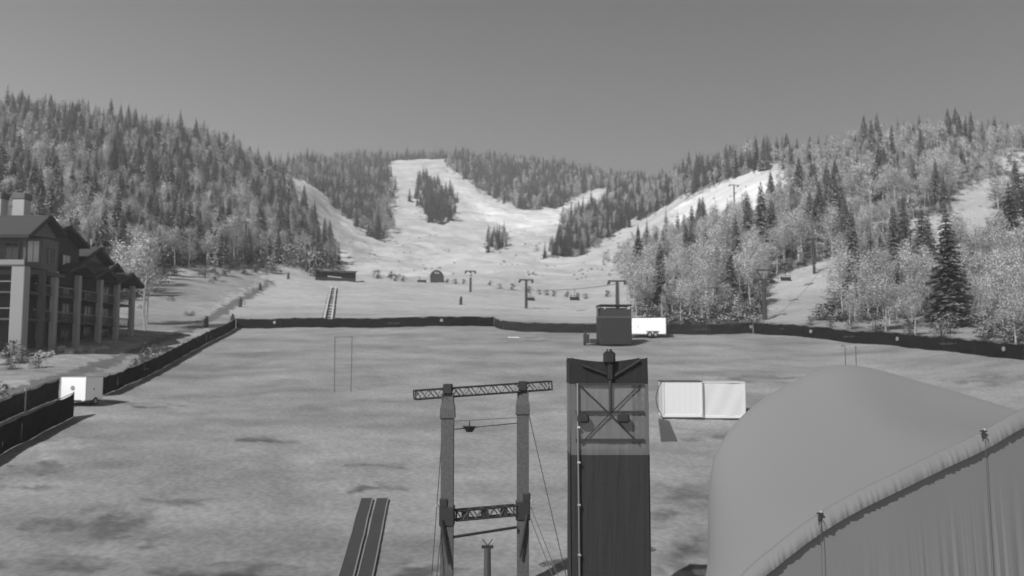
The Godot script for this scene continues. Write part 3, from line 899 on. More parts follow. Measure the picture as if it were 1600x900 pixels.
func build_gantry() -> void:
	var base := gp(-0.85, 28.2)
	var o := thing("truss_gantry", "grey two legged truss gantry with long dark top truss", "gantry", base)
	var alu := mat("alu_dark", 0.045, 0.45, 0.5)
	var sleeve := mat("sleeve", 0.115, 0.8, 0.0, tex_blotch, 0.6)
	var legs: Array = [Vector3(-2.07, 0, -27.7), Vector3(0.36, 0, -28.7)]
	var tops := [7.0, 7.06]
	for k in 2:
		var p: Vector3 = legs[k]
		var g: float = ground(p.x, -p.z)
		var foot := Vector3(p.x, g, p.z) - base
		var top := Vector3(p.x, tops[k] as float, p.z) - base
		var ls := st_new()
		lattice(ls, foot + Vector3(0, 0.1, 0), top - Vector3(0, 0.15, 0), 0.34, 0.026, 22)
		obj("leg", ls, mat("alu_leg", 0.13, 0.45, 0.5), o)
		var ss := st_new()
		var yb := foot.y + 0.1
		var yt := top.y - 0.95
		var prev: Array = []
		for q in 5:
			var lv: Array = [[yb, 0.2], [yt, 0.2], [yt + 0.05, 0.24], [yt + 0.35, 0.23], [top.y - 0.12, 0.13]][q]
			var ring: Array = []
			for s in [[-1, -1], [1, -1], [1, 1], [-1, 1]]:
				ring.append(Vector3(foot.x + s[0] * lv[1], lv[0], foot.z + s[1] * lv[1]))
			if q > 0:
				for i in 4:
					quad(ss, prev[i], ring[i], ring[(i + 1) % 4], prev[(i + 1) % 4])
			prev = ring
		obj("leg_sleeve", ss, sleeve, o)
		bx("head_block", mat("head_block", 0.02, 0.6), o, top + Vector3(0, 0.02, 0), Vector3(0.29, 0.32, 0.5), Basis.IDENTITY, 0.03)
		bx("foot_plate", alu, o, foot + Vector3(0, 0.04, 0), Vector3(0.9, 0.12, 0.9))
		var sb := Vector3(p.x, 3.0, p.z) - base
		var sk := st_new()
		box(sk, sb, Vector3(0.48, 0.62, 0.48), Basis.IDENTITY, 0.03)
		box(sk, sb + Vector3(-0.1 if k == 0 else 0.12, 0.42, 0.1), Vector3(0.26, 0.3, 0.3), Basis.IDENTITY, 0.03)
		obj("sleeve_block", sk, mat("sleeve_block", 0.022, 0.6), o)
		var br := st_new()
		var side := -1.0 if k == 0 else 1.0
		tube(br, sb + Vector3(side * 0.15, -0.1, 0.25), sb + Vector3(-side * 0.1, -1.45, 0.35), 0.07, 0.04, 6)
		obj("brace", br, alu, o)
		tb("clamp", mat("bright_metal", 0.75, 0.25, 0.7), o, sb + Vector3(side * 0.26, 0.3, 0.2), sb + Vector3(side * 0.32, 0.38, 0.22), 0.04, 0.04)
	var ts := st_new()
	lattice(ts, Vector3(-3.12, 6.83, -27.5) - base, Vector3(1.3, 7.09, -29) - base, 0.28, 0.028, 22)
	obj("top_truss", ts, alu, o)
	var ms := st_new()
	lattice(ms, Vector3(-1.83, 2.99, -27.8) - base, Vector3(0.12, 3.02, -28.6) - base, 0.3, 0.032, 10)
	for q in 3:
		box(ms, Vector3(-1.5 + q * 0.62, 2.95 + 0.01 * q, -27.9 - q * 0.25) - base, Vector3(0.24, 0.26, 0.2), Basis.IDENTITY, 0.02)
	obj("lower_truss", ms, mat("lower_truss", 0.025, 0.6), o)
	tb("tie_bar", alu, o, Vector3(-2.1, 2.33, -27.5) - base, Vector3(0.15, 2.5, -28.4) - base, 0.045, 0.045)
	tb("wire", mat("wire", 0.05, 0.5), o, Vector3(-1.9, 5.72, -27.7) - base, Vector3(0.2, 5.86, -28.6) - base, 0.016, 0.016, 5)
	tb("wire", mat("wire", 0.05, 0.5), o, Vector3(-1.9, 5.98, -27.7) - base, Vector3(0.2, 6.04, -28.6) - base, 0.008, 0.008, 5)
	for w in [[Vector3(0.5, 3.0, -28.6), Vector3(1.75, 0.1, -26.6)], [Vector3(0.5, 6.4, -28.7), Vector3(1.95, 0.1, -27.4)], [Vector3(-2.2, 3.0, -27.6), Vector3(-2.45, 0.0, -26.9)], [Vector3(-2.2, 6.3, -27.7), Vector3(-2.6, 0.0, -27.4)], [Vector3(0.62, 3.1, -28.6), Vector3(1.9, 0.1, -26.9)]]:
		tb("guy_wire", mat("wire", 0.05, 0.5), o, w[0] - base, w[1] - base, 0.014, 0.014, 5)
	# hanging lamp on the wire
	var hl := thing("work_lamp", "small dark lamp hanging from the wire between the gantry legs", "lamp", Vector3(-1.38, 5.6, -27.95))
	tb("shade", mat("lamp_black", 0.02, 0.5), hl, Vector3(0, 0.02, 0), Vector3(0, 0.2, 0), 0.1, 0.23, 12)
	tb("stem", mat("lamp_black", 0.02, 0.5), hl, Vector3(0, 0.2, 0), Vector3(0, 0.36, 0), 0.02, 0.02, 6)
	# post with a small tee head
	var tp := thing("tee_post", "dark post with small braced tee head under the gantry", "post", gp(-0.75, 26.6))
	tb("pole", mat("post_dark", 0.06, 0.7), tp, Vector3(0, -0.1, 0), Vector3(0, 2.39, 0), 0.13, 0.10, 8)
	bx("tee", mat("lamp_black", 0.02, 0.5), tp, Vector3(0, 2.42, 0), Vector3(0.36, 0.07, 0.14))
	for s in [-1.0, 1.0]:
		tb("stay", mat("lamp_black", 0.02, 0.5), tp, Vector3(0, 2.45, 0), Vector3(s * 0.16, 2.66, 0), 0.015, 0.015, 5)

func build_tower() -> void:
	var base := gp(2.83, 25.7)
	var o := thing("speaker_tower", "tall black draped scaffold tower with see through scrim above", "tower", base)
	var frame := mat("tower_frame", 0.028, 0.6)
	var top := 8.0 - base.y
	var w := 0.99
	var dz := 0.62
	for s in [[-1, 1], [1, 1], [1, -1], [-1, -1]]:
		var ls := st_new()
		lattice(ls, Vector3(s[0] * w, 0.05, s[1] * dz), Vector3(s[0] * w, top - 0.1, s[1] * dz), 0.2, 0.024, 30)
		obj("leg", ls, frame, o)
		bx("foot_plate", frame, o, Vector3(s[0] * w, 0.03, s[1] * dz), Vector3(0.4, 0.1, 0.4))
	# drapes: solid header, scrim, solid lower drape, one sheet each with folds
	var scrim := mat("scrim", 0.16, 0.95)
	scrim.transparency = BaseMaterial3D.TRANSPARENCY_ALPHA
	scrim.albedo_color.a = 0.7
	for dr in [["header_drape", top - 0.74, top + 0.02, mat("drape", 0.02, 0.9, 0.0, tex_grain, 0.7)], ["scrim_drape", 5.22 - base.y, top - 0.74, scrim], ["lower_drape", 0.12, 5.22 - base.y, mat("drape_low", 0.034, 0.9, 0.0, tex_grain, 0.7)]]:
		var st := st_new()
		var n := 26
		for side in 4:
			for i in n:
				for j in 6:
					var v: Array = []
					for q in [[i, j], [i, j + 1], [i + 1, j + 1], [i + 1, j]]:
						var f: float = float(q[0]) / n * 2.0 - 1.0
						var y: float = lerpf(dr[1], dr[2], q[1] / 6.0)
						if dr[0] == "header_drape" and q[1] == 6:
							y -= 0.12 * (1.0 - f * f)
						var fold := 0.02 * fine_noise.get_noise_2d(f * 9.0 + side * 31.0, y * 0.9) + 0.008 * sin(f * 5.0 + y * 0.7)
						if side % 2 == 0:
							v.append(Vector3(f * (w + 0.13), y, (1.0 if side == 0 else -1.0) * (dz + 0.15 + fold)))
						else:
							v.append(Vector3((1.0 if side == 1 else -1.0) * (w + 0.15 + fold), y, f * (dz + 0.13)))
					quad(st, v[0], v[1], v[2], v[3])
		obj(dr[0], st, dr[3], o)
	var front := dz + 0.22
	var br := st_new()
	for y in [top - 0.75, top - 1.55, top - 2.35]:
		bar(br, Vector3(-w, y, front - 0.02), Vector3(w, y, front - 0.02), 0.05, 0.07)
	obj("cross_rail", br, frame, o)
	for k in 2:
		var xs := st_new()
		var y0: float = top - 0.8 - k * 0.8
		tube(xs, Vector3(-w + 0.15, y0, front), Vector3(0.0, y0 - 0.8, front), 0.02, 0.02, 5)
		tube(xs, Vector3(w - 0.15, y0, front), Vector3(0.0, y0 - 0.8, front), 0.02, 0.02, 5)
		if k == 1:
			xs = st_new()
			tube(xs, Vector3(0, y0, front), Vector3(-w + 0.15, y0 - 0.85, front), 0.02, 0.02, 5)
			tube(xs, Vector3(0, y0, front), Vector3(w - 0.15, y0 - 0.85, front), 0.02, 0.02, 5)
		obj("cross_brace", xs, frame, o)
	var hx := st_new()
	tube(hx, Vector3(-w + 0.2, top - 0.2, front), Vector3(-0.1, top - 0.45, front), 0.035, 0.03, 5)
	tube(hx, Vector3(w - 0.1, top - 0.05, front), Vector3(0.15, top - 0.5, front), 0.035, 0.03, 5)
	obj("cross_brace", hx, frame, o)
	tb("silver_pole", mat("silver", 0.3, 0.35, 0.7), o, Vector3(-w + 0.09, 0.1, front + 0.02), Vector3(-w + 0.06, top - 0.72, front + 0.02), 0.028, 0.028, 8)
	for y in [1.2, 2.6, 4.0, 5.2, 6.2]:
		bx("pole_clamp", mat("bright_metal", 0.75, 0.25, 0.7), o, Vector3(-w + 0.08, y, front + 0.05), Vector3(0.09, 0.05, 0.05))
	var hs := st_new()
	box(hs, Vector3(0, top + 0.02, front), Vector3(0.34, 0.38, 0.3), Basis.IDENTITY, 0.07)
	box(hs, Vector3(0.02, top - 0.35, front), Vector3(0.15, 0.55, 0.14), Basis.IDENTITY, 0.02)
	tube(hs, Vector3(0, top + 0.15, front), Vector3(0, top + 0.27, front), 0.11, 0.07, 10)
	obj("hoist", hs, mat("hoist", 0.012, 0.5), o)
	tb("hoist_chain", frame, o, Vector3(0.02, top - 0.6, front), Vector3(0.02, top - 1.55, front), 0.05, 0.05, 6)
	for s in [-1.0, 1.0]:
		var fl := bx("flood_lamp", mat("lamp_black", 0.02, 0.5), o, Vector3(s * 0.58 - 0.2, top - 1.73, front + 0.1), Vector3(0.34, 0.24, 0.22), Basis.IDENTITY, 0.05)
		bx("yoke", frame, fl, Vector3(s * 0.58 - 0.2, top - 1.58, front + 0.06), Vector3(0.06, 0.12, 0.06))

func build_small_tower() -> void:
	var base := gp(12.5, 104.6)
	var o := thing("control_tower", "small black draped platform tower beside the white trailer", "tower", base, deg_to_rad(3))
	var cloth := mat("foh_cloth", 0.035, 0.9, 0.0, tex_grain, 0.7)
	bx("lower_drape", cloth, o, Vector3(0, 1.62, 0), Vector3(3.9, 3.3, 3.0), Basis.IDENTITY, 0.06)
	bx("deck_edge", mat("deck_edge", 0.09, 0.7), o, Vector3(0, 3.31, 0), Vector3(3.96, 0.12, 3.06))
	for s in [[-1, 1], [1, 1], [1, -1], [-1, -1]]:
		tb("post", mat("tower_frame", 0.028, 0.6), o, Vector3(s[0] * 1.85, 3.2, s[1] * 1.4), Vector3(s[0] * 1.85, 4.75, s[1] * 1.4), 0.06, 0.06)
	var rs := st_new()
	quad(rs, Vector3(-1.75, 3.4, -1.4), Vector3(1.75, 3.4, -1.4), Vector3(1.75, 4.6, -1.4), Vector3(-1.75, 4.6, -1.4))
	obj("back_drape", rs, cloth, o)
	var pk := st_new()
	quad(pk, Vector3(-1.8, 3.38, 1.46), Vector3(1.8, 3.38, 1.46), Vector3(1.8, 4.3, 1.46), Vector3(-1.8, 4.3, 1.46))
	obj("front_drape", pk, mat("foh_front", 0.05, 0.9, 0.0, tex_blotch, 0.9), o)
	bx("canopy", mat("foh_cloth2", 0.025, 0.9), o, Vector3(0, 4.78, 0), Vector3(4.0, 0.16, 3.1), Basis.IDENTITY, 0.05)
	tb("lamp", mat("lens", 0.7, 0.2), o, Vector3(-1.35, 4.3, 1.52), Vector3(-1.35, 4.55, 1.52), 0.07, 0.05)
	var c := thing("equipment_cart", "low black equipment cart standing beside the small black tower", "cart", gp(9.35, 103.9))
	bx("case", mat("cart", 0.025, 0.7), c, Vector3(-0.3, 0.8, 0), Vector3(0.7, 1.1, 0.7), Basis.IDENTITY, 0.06)
	bx("low_case", mat("cart", 0.025, 0.7), c, Vector3(0.6, 0.52, 0), Vector3(0.9, 0.55, 0.7), Basis.IDENTITY, 0.06)
	bx("handle_post", mat("cart", 0.025, 0.7), c, Vector3(-0.42, 1.55, 0), Vector3(0.25, 0.5, 0.25))
	for s in [[-0.5, 0.25], [0.9, 0.25], [-0.5, -0.25], [0.9, -0.25]]:
		tb("wheel", mat("tyre", 0.02, 0.9), c, Vector3(s[0], 0.13, s[1] - 0.05), Vector3(s[0], 0.13, s[1] + 0.05), 0.16, 0.16, 10)

func curve(pts: Array) -> Curve3D:
	var c := Curve3D.new()
	for k in pts.size():
		var a: Vector3 = pts[maxi(k - 1, 0)]
		var b: Vector3 = pts[mini(k + 1, pts.size() - 1)]
		var t := (b - a) / 6.0
		c.add_point(pts[k], -t, t)
	return c

func along(c: Curve3D, n: int, f: float) -> Vector3:
	var x := clampf(f, 0.0, 1.0) * n
	var i := mini(int(x), n - 1)
	return c.sample(i, x - i)

func build_tent() -> void:
	var crest: Array = [Vector3(4.3, 0.9, -16.2), Vector3(3.95, 2.6, -16.7), Vector3(4.01, 3.9, -17.5), Vector3(4.19, 4.87, -18.5), Vector3(4.76, 5.83, -20), Vector3(5.92, 6.69, -21.5), Vector3(7.6, 7.38, -23), Vector3(9.43, 7.82, -24), Vector3(11.65, 7.29, -24), Vector3(13.41, 6.58, -22.5), Vector3(14.97, 5.82, -21), Vector3(17.0, 4.76, -20)]
	var seam: Array = [Vector3(2.2, 3.2, -12.6), Vector3(2.75, 4.1, -12.7), Vector3(3.38, 4.82, -12.8), Vector3(3.95, 5.25, -12.9), Vector3(4.57, 5.65, -13), Vector3(5.2, 5.97, -13.1), Vector3(5.87, 6.25, -13.2), Vector3(6.6, 6.54, -13.35), Vector3(7.33, 6.82, -13.5), Vector3(8.17, 7.19, -13.7), Vector3(10.2, 7.89, -14.2), Vector3(12.62, 8.66, -14.6)]
	var cc := curve(crest)
	var cs := curve(seam)
	var n := crest.size() - 1
	var base := gp(8.0, 17.0)
	var o := thing("stage_tent", "large pale grey fabric stage canopy with domed roof and pleated skirt", "tent", base)
	var nu := 96
	var nv := 30
	var st := SurfaceTool.new()
	st.begin(Mesh.PRIMITIVE_TRIANGLES)
	st.set_smooth_group(0)
	var grid: Array = []
	for i in nu + 1:
		var f := float(i) / nu
		var s := along(cs, n, f)
		var c := along(cc, n, f)
		var line: Array = []
		for j in nv + 1:
			var t := float(j) / nv * 1.5
			var p: Vector3
			if t <= 1.0:
				var mid := s.lerp(c, 0.5) + Vector3(-0.6 * (1.0 - f), lerpf(0.35, -0.75, smoothstep(0.1, 0.5, f)), 0)
				p = s.lerp(mid, t).lerp(mid.lerp(c, t), t)
			else:
				var q := (t - 1.0) / 0.5
				var mid2 := s.lerp(c, 0.5) + Vector3(-0.6 * (1.0 - f), lerpf(0.3, -0.1, smoothstep(0.1, 0.55, f)), 0)
				var dir := (c - mid2) * 2.0
				p = c + dir * q * 0.35 + Vector3(0, -5.0 * q * q, 0)
			line.append(p - base)
		grid.append(line)
	for i in nu:
		for j in nv:
			quad(st, grid[i][j], grid[i][j + 1], grid[i + 1][j + 1], grid[i + 1][j])
	var fabric := mat("tent_fabric", 0.22, 0.7)
	obj("roof_membrane", st, fabric, o)
	# valance along the near edge: a soft strip with small wrinkles
	var hem := SurfaceTool.new()
	hem.begin(Mesh.PRIMITIVE_TRIANGLES)
	hem.set_smooth_group(0)
	var rings: Array = []
	var nh := 280
	for i in nh + 1:
		var f := float(i) / nh
		var s := along(cs, n, f) - base
		var ring: Array = []
		var wr := 0.035 * fine_noise.get_noise_2d(f * 520.0, 3.0) + 0.03 * fine_noise.get_noise_2d(f * 190.0, 9.0)
		ring.append(s + Vector3(0, 0.004, -0.06))
		ring.append(s + Vector3(0, 0.02, -0.01))
		for j in 7:
			var t := j / 6.0
			ring.append(s + Vector3(0.02 * t, 0.012 - 0.24 * t + wr * t * 0.35, 0.03 + 0.10 * sin(t * 1.9) + wr * t))
		rings.append(ring)
	for i in nh:
		for j in 8:
			quad(hem, rings[i][j], rings[i + 1][j], rings[i + 1][j + 1], rings[i][j + 1])
	obj("valance", hem, mat("valance_shade_tone", 0.16, 0.8), o)  # same fabric as the roof, darkened in colour to look shaded
	# skirt below the hem, with pleats that deepen downwards
	var sk := SurfaceTool.new()
	sk.begin(Mesh.PRIMITIVE_TRIANGLES)
	sk.set_smooth_group(0)
	var sg: Array = []
	var ns := 300
	for i in ns + 1:
		var f := float(i) / ns
		var s := along(cs, n, f)
		var line: Array = []
		for j in 19:
			var t := float(j) / 18.0
			var low := 0.15
			var y := lerpf(s.y - 0.2, low, t)
			var drop := s.y - y
			var x := s.x + 0.10 * drop * (0.2 - 0.05 * (s.x - 4.0))
			var deep := clampf((drop - 0.9) * 0.024, 0.0, 0.07)
			var ph := s.x * 1.0
			var fold := fine_noise.get_noise_2d(ph * 46.0, 20.0) * 0.9 + fine_noise.get_noise_2d(ph * 15.0, 50.0) * 0.8 + 0.12 * sin(ph * 17.0)
			var z := s.z + 0.0 + 0.05 * drop + fold * deep + 0.02
			line.append(Vector3(x, y, z) - base)
		sg.append(line)
	for i in ns:
		for j in 18:
			quad(sk, sg[i][j], sg[i + 1][j], sg[i + 1][j + 1], sg[i][j + 1])
	obj("pleated_skirt", sk, mat("skirt_shade_tone", 0.15, 0.8), o)  # roof fabric again, with shade put into its darker colour
	for f in [4.02 / 11.0, 8.02 / 11.0]:
		var s := along(cs, n, f) - base
		var ph := st_new()
		tube(ph, s + Vector3(0, -0.06, 0.08), s + Vector3(0, 0.05, 0.1), 0.03, 0.022, 8)
		box(ph, s + Vector3(0, 0.045, 0.1), Vector3(0.09, 0.02, 0.05))
		for q in 3:
			tube(ph, s + Vector3(0, 0.02, 0.1), s + Vector3(-0.05 + q * 0.05, -0.1, 0.14), 0.005, 0.005, 4)
		obj("pole_head", ph, mat("pole_head", 0.05, 0.5, 0.4), o)
		tb("rope", mat("rope", 0.07, 0.8), o, s + Vector3(0, -0.1, 0.13), s + Vector3(-0.25, -s.y + 0.2, 0.65), 0.0045, 0.0045, 5)
		tb("bright_cap", mat("bright_metal", 0.75, 0.25, 0.7), o, s + Vector3(0.0, 0.06, 0.1), s + Vector3(0.02, 0.085, 0.1), 0.022, 0.012, 8)
	# masts that carry it, under the roof
	tb("mast", mat("alu_leg", 0.13, 0.45, 0.5), o, gp(9.0, 19.5) - base, Vector3(9.0, 5.2, -19.5) - base, 0.1, 0.08)

func build_ground_gear() -> void:
	for k in 2:
		var a: Vector2 = [Vector2(-5.88, 30.0), Vector2(-5.2, 30.0)][k]
		var b: Vector2 = [Vector2(-6.85, 40.9), Vector2(-6.12, 40.9)][k]
		var o := thing("ramp_mat", ["long dark rubber mat on the lawn, pale strip on its outer edge", "long dark rubber mat on the lawn, farther from the fence"][k], "mat", gp(a.x, a.y), 0.0, "pair of dark mats laid up the lawn")
		var st := st_new()
		var pe := st_new()
		var pf := st_new()
		var n := 16
		for i in range(-8, n):
			var p := a.lerp(b, float(i) / n)
			var q := a.lerp(b, float(i + 1) / n)
			for s in [[-0.25, 0.25, 0], [-0.30, -0.25, 1], [0.25, 0.30, 1]]:
				var t: SurfaceTool = st if s[2] == 0 else (pe if s[0] < 0.0 else pf)
				var up := 0.10 if s[2] == 0 else 0.115
				var c: Array = []
				for v in [[p, s[0]], [q, s[0]], [q, s[1]], [p, s[1]]]:
					c.append(gp(v[0].x + v[1], v[0].y, up) - o.position)
				quad(t, c[0], c[1], c[2], c[3])
				var dn := Vector3(0, -0.16, 0)
				quad(t, c[0] + dn, c[1] + dn, c[1], c[0])
				quad(t, c[3], c[2], c[2] + dn, c[3] + dn)
				if i == n - 1:
					quad(t, c[1], c[1] + dn, c[2] + dn, c[2])
		obj("rubber_strip", st, mat("rubber", 0.055, 0.85, 0.0, tex_grain, 0.6), o)
		obj("edge_strip", pe, mat("edge_strip", 0.20, 0.7), o)
		obj("edge_strip", pf, mat("edge_strip", 0.20, 0.7), o)
	# conveyor rails above the fence
	var cv := thing("conveyor_track", "pair of pale conveyor rails climbing the slope to the long black shed", "conveyor", gp(-29.7, 138.2))
	var rm := mat("conveyor_rail", 0.55, 0.5)
	for s in [[Vector2(-29.0, 131), Vector2(-44.6, 209.3)], [Vector2(-27.8, 131), Vector2(-43.6, 210.2)]]:
		var rs := st_new()
		for i in 20:
			var p: Vector2 = s[0].lerp(s[1], i / 20.0)
			var q: Vector2 = s[0].lerp(s[1], (i + 1) / 20.0)
			bar(rs, gp(p.x, p.y, 0.34) - cv.position, gp(q.x, q.y, 0.34) - cv.position, 0.3, 0.22)
		obj("rail", rs, rm, cv)
	for i in 15:
		var f := (i + 0.5) / 15.0
		var p := Vector2(-28.4, 131).lerp(Vector2(-44.1, 209.8), f)
		bx("cross_tie", mat("tie", 0.07, 0.8), cv, gp(p.x, p.y, 0.08) - cv.position, Vector3(2.0, 0.34, 0.4))
	# long low black shed at its head
	var sh := thing("black_shed", "long low black shed at the top of the conveyor", "shed", gp(-48.4, 232.6), atan2(8.3, 10.2) * 0.35)
	bx("back_wall", mat("shed_black", 0.02, 0.8), sh, Vector3(0, 1.1, -1.4), Vector3(10.8, 3.0, 0.3))
	bx("side_wall", mat("shed_black", 0.02, 0.8), sh, Vector3(-5.3, 1.1, 0), Vector3(0.25, 3.0, 2.6))
	bx("side_wall", mat("shed_black", 0.02, 0.8), sh, Vector3(5.3, 1.1, 0), Vector3(0.25, 3.0, 2.6))
	bx("roof", mat("shed_roof", 0.03, 0.8), sh, Vector3(0, 2.68, 0), Vector3(11.6, 0.2, 3.4), Basis.from_euler(Vector3(0.06, 0, 0)))
	bx("front_skirt", mat("shed_black", 0.02, 0.8), sh, Vector3(0, 0.2, 1.3), Vector3(10.6, 1.2, 0.15))
	bx("white_rail", mat("conveyor_rail", 0.55, 0.5), sh, Vector3(-0.3, 0.95, 1.4), Vector3(3.8, 0.2, 0.12), Basis.from_euler(Vector3(0, 0, -0.09)))
	# thin pipe frame on the lawn
	var fr := thing("pipe_frame", "tall thin pipe frame standing alone on the lawn", "frame", gp(-14.0, 70.9))
	var pm := mat("thin_pipe", 0.10, 0.6, 0.3)
	for s in [-0.68, 0.68]:
		tb("upright", pm, fr, gp(-14.0 + s, 70.9, -0.2) - fr.position, Vector3(s * 1.05, 4.6, 0), 0.032, 0.032, 6)
	tb("top_bar", pm, fr, Vector3(-0.72, 4.58, 0), Vector3(0.72, 4.6, 0), 0.03, 0.03, 6)
	tb("mid_bar", pm, fr, Vector3(-0.68, 2.3, 0), Vector3(0.68, 2.28, 0), 0.016, 0.016, 6)
	# pair of thin poles beyond the canopy
	for k in 2:
		var hp := thing("thin_pole", ["thin dark pole with hooked top beyond the stage canopy", "thin straight dark pole beyond the stage canopy"][k], "pole", gp([23.4, 24.15][k], 60.0))
		tb("shaft", pm, hp, Vector3(0, -0.2, 0), Vector3(0, 4.95, 0), 0.036, 0.03, 6)
		if k == 0:
			var hk := st_new()
			var pr := Vector3(0, 4.95, 0)
			for q in 6:
				var a := PI * (q + 1) / 6.0
				var p := Vector3(-0.13 + 0.13 * cos(a), 4.95 + 0.13 * sin(a), 0)
				tube(hk, pr, p, 0.026, 0.026, 5)
				pr = p
			obj("hook", hk, pm, hp)
		else:
			tb("cap", pm, hp, Vector3(0, 4.93, 0), Vector3(0, 5.0, 0), 0.05, 0.05, 6)
	# padded hydrants by the track
	var hyd := [[-45.9, 127.8, "short dark padded hydrant post where fence meets the dirt track corner"], [-43.2, 131.5, "short dark padded hydrant post just above the fence corner"], [-49.8, 155.8, "short dark padded hydrant post halfway up the dirt track"], [-55.8, 187.9, "short dark padded hydrant post near the head of the dirt track"], [-58.8, 222.8, "short dark padded hydrant post below the bushes at the forest edge"], [-10.3, 170.6, "short dark padded hydrant post alone on the open slope"]]
	for h in hyd:
		var o := thing("hydrant_post", h[2], "hydrant", gp(h[0], h[1]), 0.0, "padded hydrant posts on the slope")
		tb("pad", mat("hydrant_pad", 0.05, 0.85), o, Vector3(0, -0.1, 0), Vector3(0.04, 1.35, 0), 0.34, 0.3, 10)
		tb("head", mat("lamp_black", 0.02, 0.5), o, Vector3(0.04, 1.35, 0), Vector3(0.04, 1.75, 0), 0.16, 0.12, 8)
		tb("outlet", mat("lamp_black", 0.02, 0.5), o, Vector3(0.04, 1.5, 0), Vector3(0.4, 1.5, 0.05), 0.08, 0.08, 6)
	# pale board on the grass
	bxg("flat_board", "small white board lying on the grass below the back fence", "board", gp(0.2, 112.8, 0.05), Vector3(1.5, 0.12, 0.6), mat("board", 0.7, 0.6))
	# hut
	var hu := thing("round_hut", "small dark hut with rounded roof and pale windows on the slope", "hut", gp(-22.0, 249))
	var hs := st_new()
	for i in 14:
		var p := PI * i / 14.0
		var q := PI * (i + 1) / 14.0
		var v: Array = []
		for a in [p, q]:
			var y := 1.5 + 1.9 * sin(a)
			v.append(Vector3(-1.9 * cos(a), y, 1.6))
			v.append(Vector3(-1.9 * cos(a), y, -1.6))
		quad(hs, v[0], v[1], v[3], v[2])
		tri(hs, Vector3(0, 1.5, 1.6), v[2], v[0])
		tri(hs, Vector3(0, 1.5, -1.6), v[1], v[3])
	obj("rounded_roof", hs, mat("hut_dark", 0.025, 0.7), hu)
	bx("wall", mat("hut_wall", 0.035, 0.8), hu, Vector3(0, 0.6, 0), Vector3(3.7, 1.9, 3.1))
	for q in [[-0.3, 2.6], [0.45, 2.5]]:
		bx("window", mat("pale_pane", 0.5, 0.3), hu, Vector3(q[0], q[1], 1.63), Vector3(0.45, 0.4, 0.08))
	var ba := thing("equipment_sled", "low dark equipment sled beside the rounded hut", "sled", gp(-26.5, 249))
	bx("deck", mat("hut_wall", 0.035, 0.8), ba, Vector3(0, 0.55, 0), Vector3(2.6, 0.7, 1.4), Basis.IDENTITY, 0.08)
	for s in [-0.5, 0.5]:
		bx("runner", mat("lamp_black", 0.02, 0.5), ba, Vector3(0, 0.1, s), Vector3(2.8, 0.25, 0.12))
	tb("mast", mat("hut_wall", 0.035, 0.8), ba, Vector3(-0.6, 0.8, 0), Vector3(-0.6, 2.0, 0), 0.1, 0.08)

func bxg(called: String, label: String, category: String, at: Vector3, s: Vector3, m: Material) -> void:
	var o := bx(numbered(called), m, self, Vector3.ZERO, s, Basis.IDENTITY, 0.02)
	o.position = at
	tag(o, label, category)

# ---------------------------------------------------------------- chairlifts
func lift_tower(label: String, x: float, d: float, high: float, arm: float, turn: float, double_arm := false, thick := 0.28) -> Vector3:
	var o := thing("lift_tower", label, "lift tower", gp(x, d), turn, "chairlift towers")
	var m := mat("lift_steel", 0.045, 0.6, 0.2)
	tb("mast", m, o, Vector3(0, -0.3, 0), Vector3(0, high, 0), thick, thick * 0.75, 10)
	var st := st_new()
	box(st, Vector3(0, high - 0.1, 0), Vector3(arm, 0.26, 0.3), Basis.IDENTITY, 0.04)
	obj("crossarm", st, m, o)
	for s in [-1.0, 1.0]:
		var w := st_new()
		box(w, Vector3(s * arm * 0.46, high - 0.38, 0), Vector3(0.16, 0.3, 1.9), Basis.IDENTITY, 0.04)
		for k in 4:
			tube(w, Vector3(s * arm * 0.46 - 0.1, high - 0.5, -0.75 + k * 0.5), Vector3(s * arm * 0.46 + 0.1, high - 0.5, -0.75 + k * 0.5), 0.17, 0.17, 8)
		obj("sheave_train", w, m, o)
	if double_arm:
		var up := st_new()
		box(up, Vector3(0, high + 1.45, 0), Vector3(arm * 0.85, 0.2, 0.24), Basis.IDENTITY, 0.03)
		for s in [-0.55, 0.55]:
			tube(up, Vector3(s * 0.5, high - 0.1, 0), Vector3(s * 2.0, high + 1.45, 0), 0.09, 0.09, 6)
		obj("work_frame", up, m, o)
	tb("ladder", mat("ladder", 0.12, 0.5, 0.4), o, Vector3(thick + 0.06, 0.3, 0.1), Vector3(thick + 0.02, high - 0.3, 0.1), 0.04, 0.04, 5)
	return o.position + Vector3(0, high - 0.6, 0)

func chair(label: String, at: Vector3, turn: float) -> void:
	var o := thing("lift_chair", label, "chairlift chair", at, turn, "chairs hanging on the lift rope")
	var m := mat("chair_dark", 0.03, 0.6)
	var h := st_new()
	tube(h, Vector3(0, 0, 0), Vector3(0, -1.3, -0.1), 0.05, 0.05, 5)
	tube(h, Vector3(-0.9, -1.3, -0.1), Vector3(0.9, -1.3, -0.1), 0.05, 0.05, 5)
	tube(h, Vector3(-0.9, -1.3, -0.1), Vector3(-0.9, -2.2, 0), 0.04, 0.04, 5)
	tube(h, Vector3(0.9, -1.3, -0.1), Vector3(0.9, -2.2, 0), 0.04, 0.04, 5)
	obj("hanger", h, m, o)
	bx("seat", m, o, Vector3(0, -2.2, 0.2), Vector3(2.0, 0.12, 0.55), Basis.IDENTITY, 0.03)
	bx("backrest", m, o, Vector3(0, -1.85, -0.05), Vector3(2.0, 0.6, 0.1), Basis.IDENTITY, 0.03)

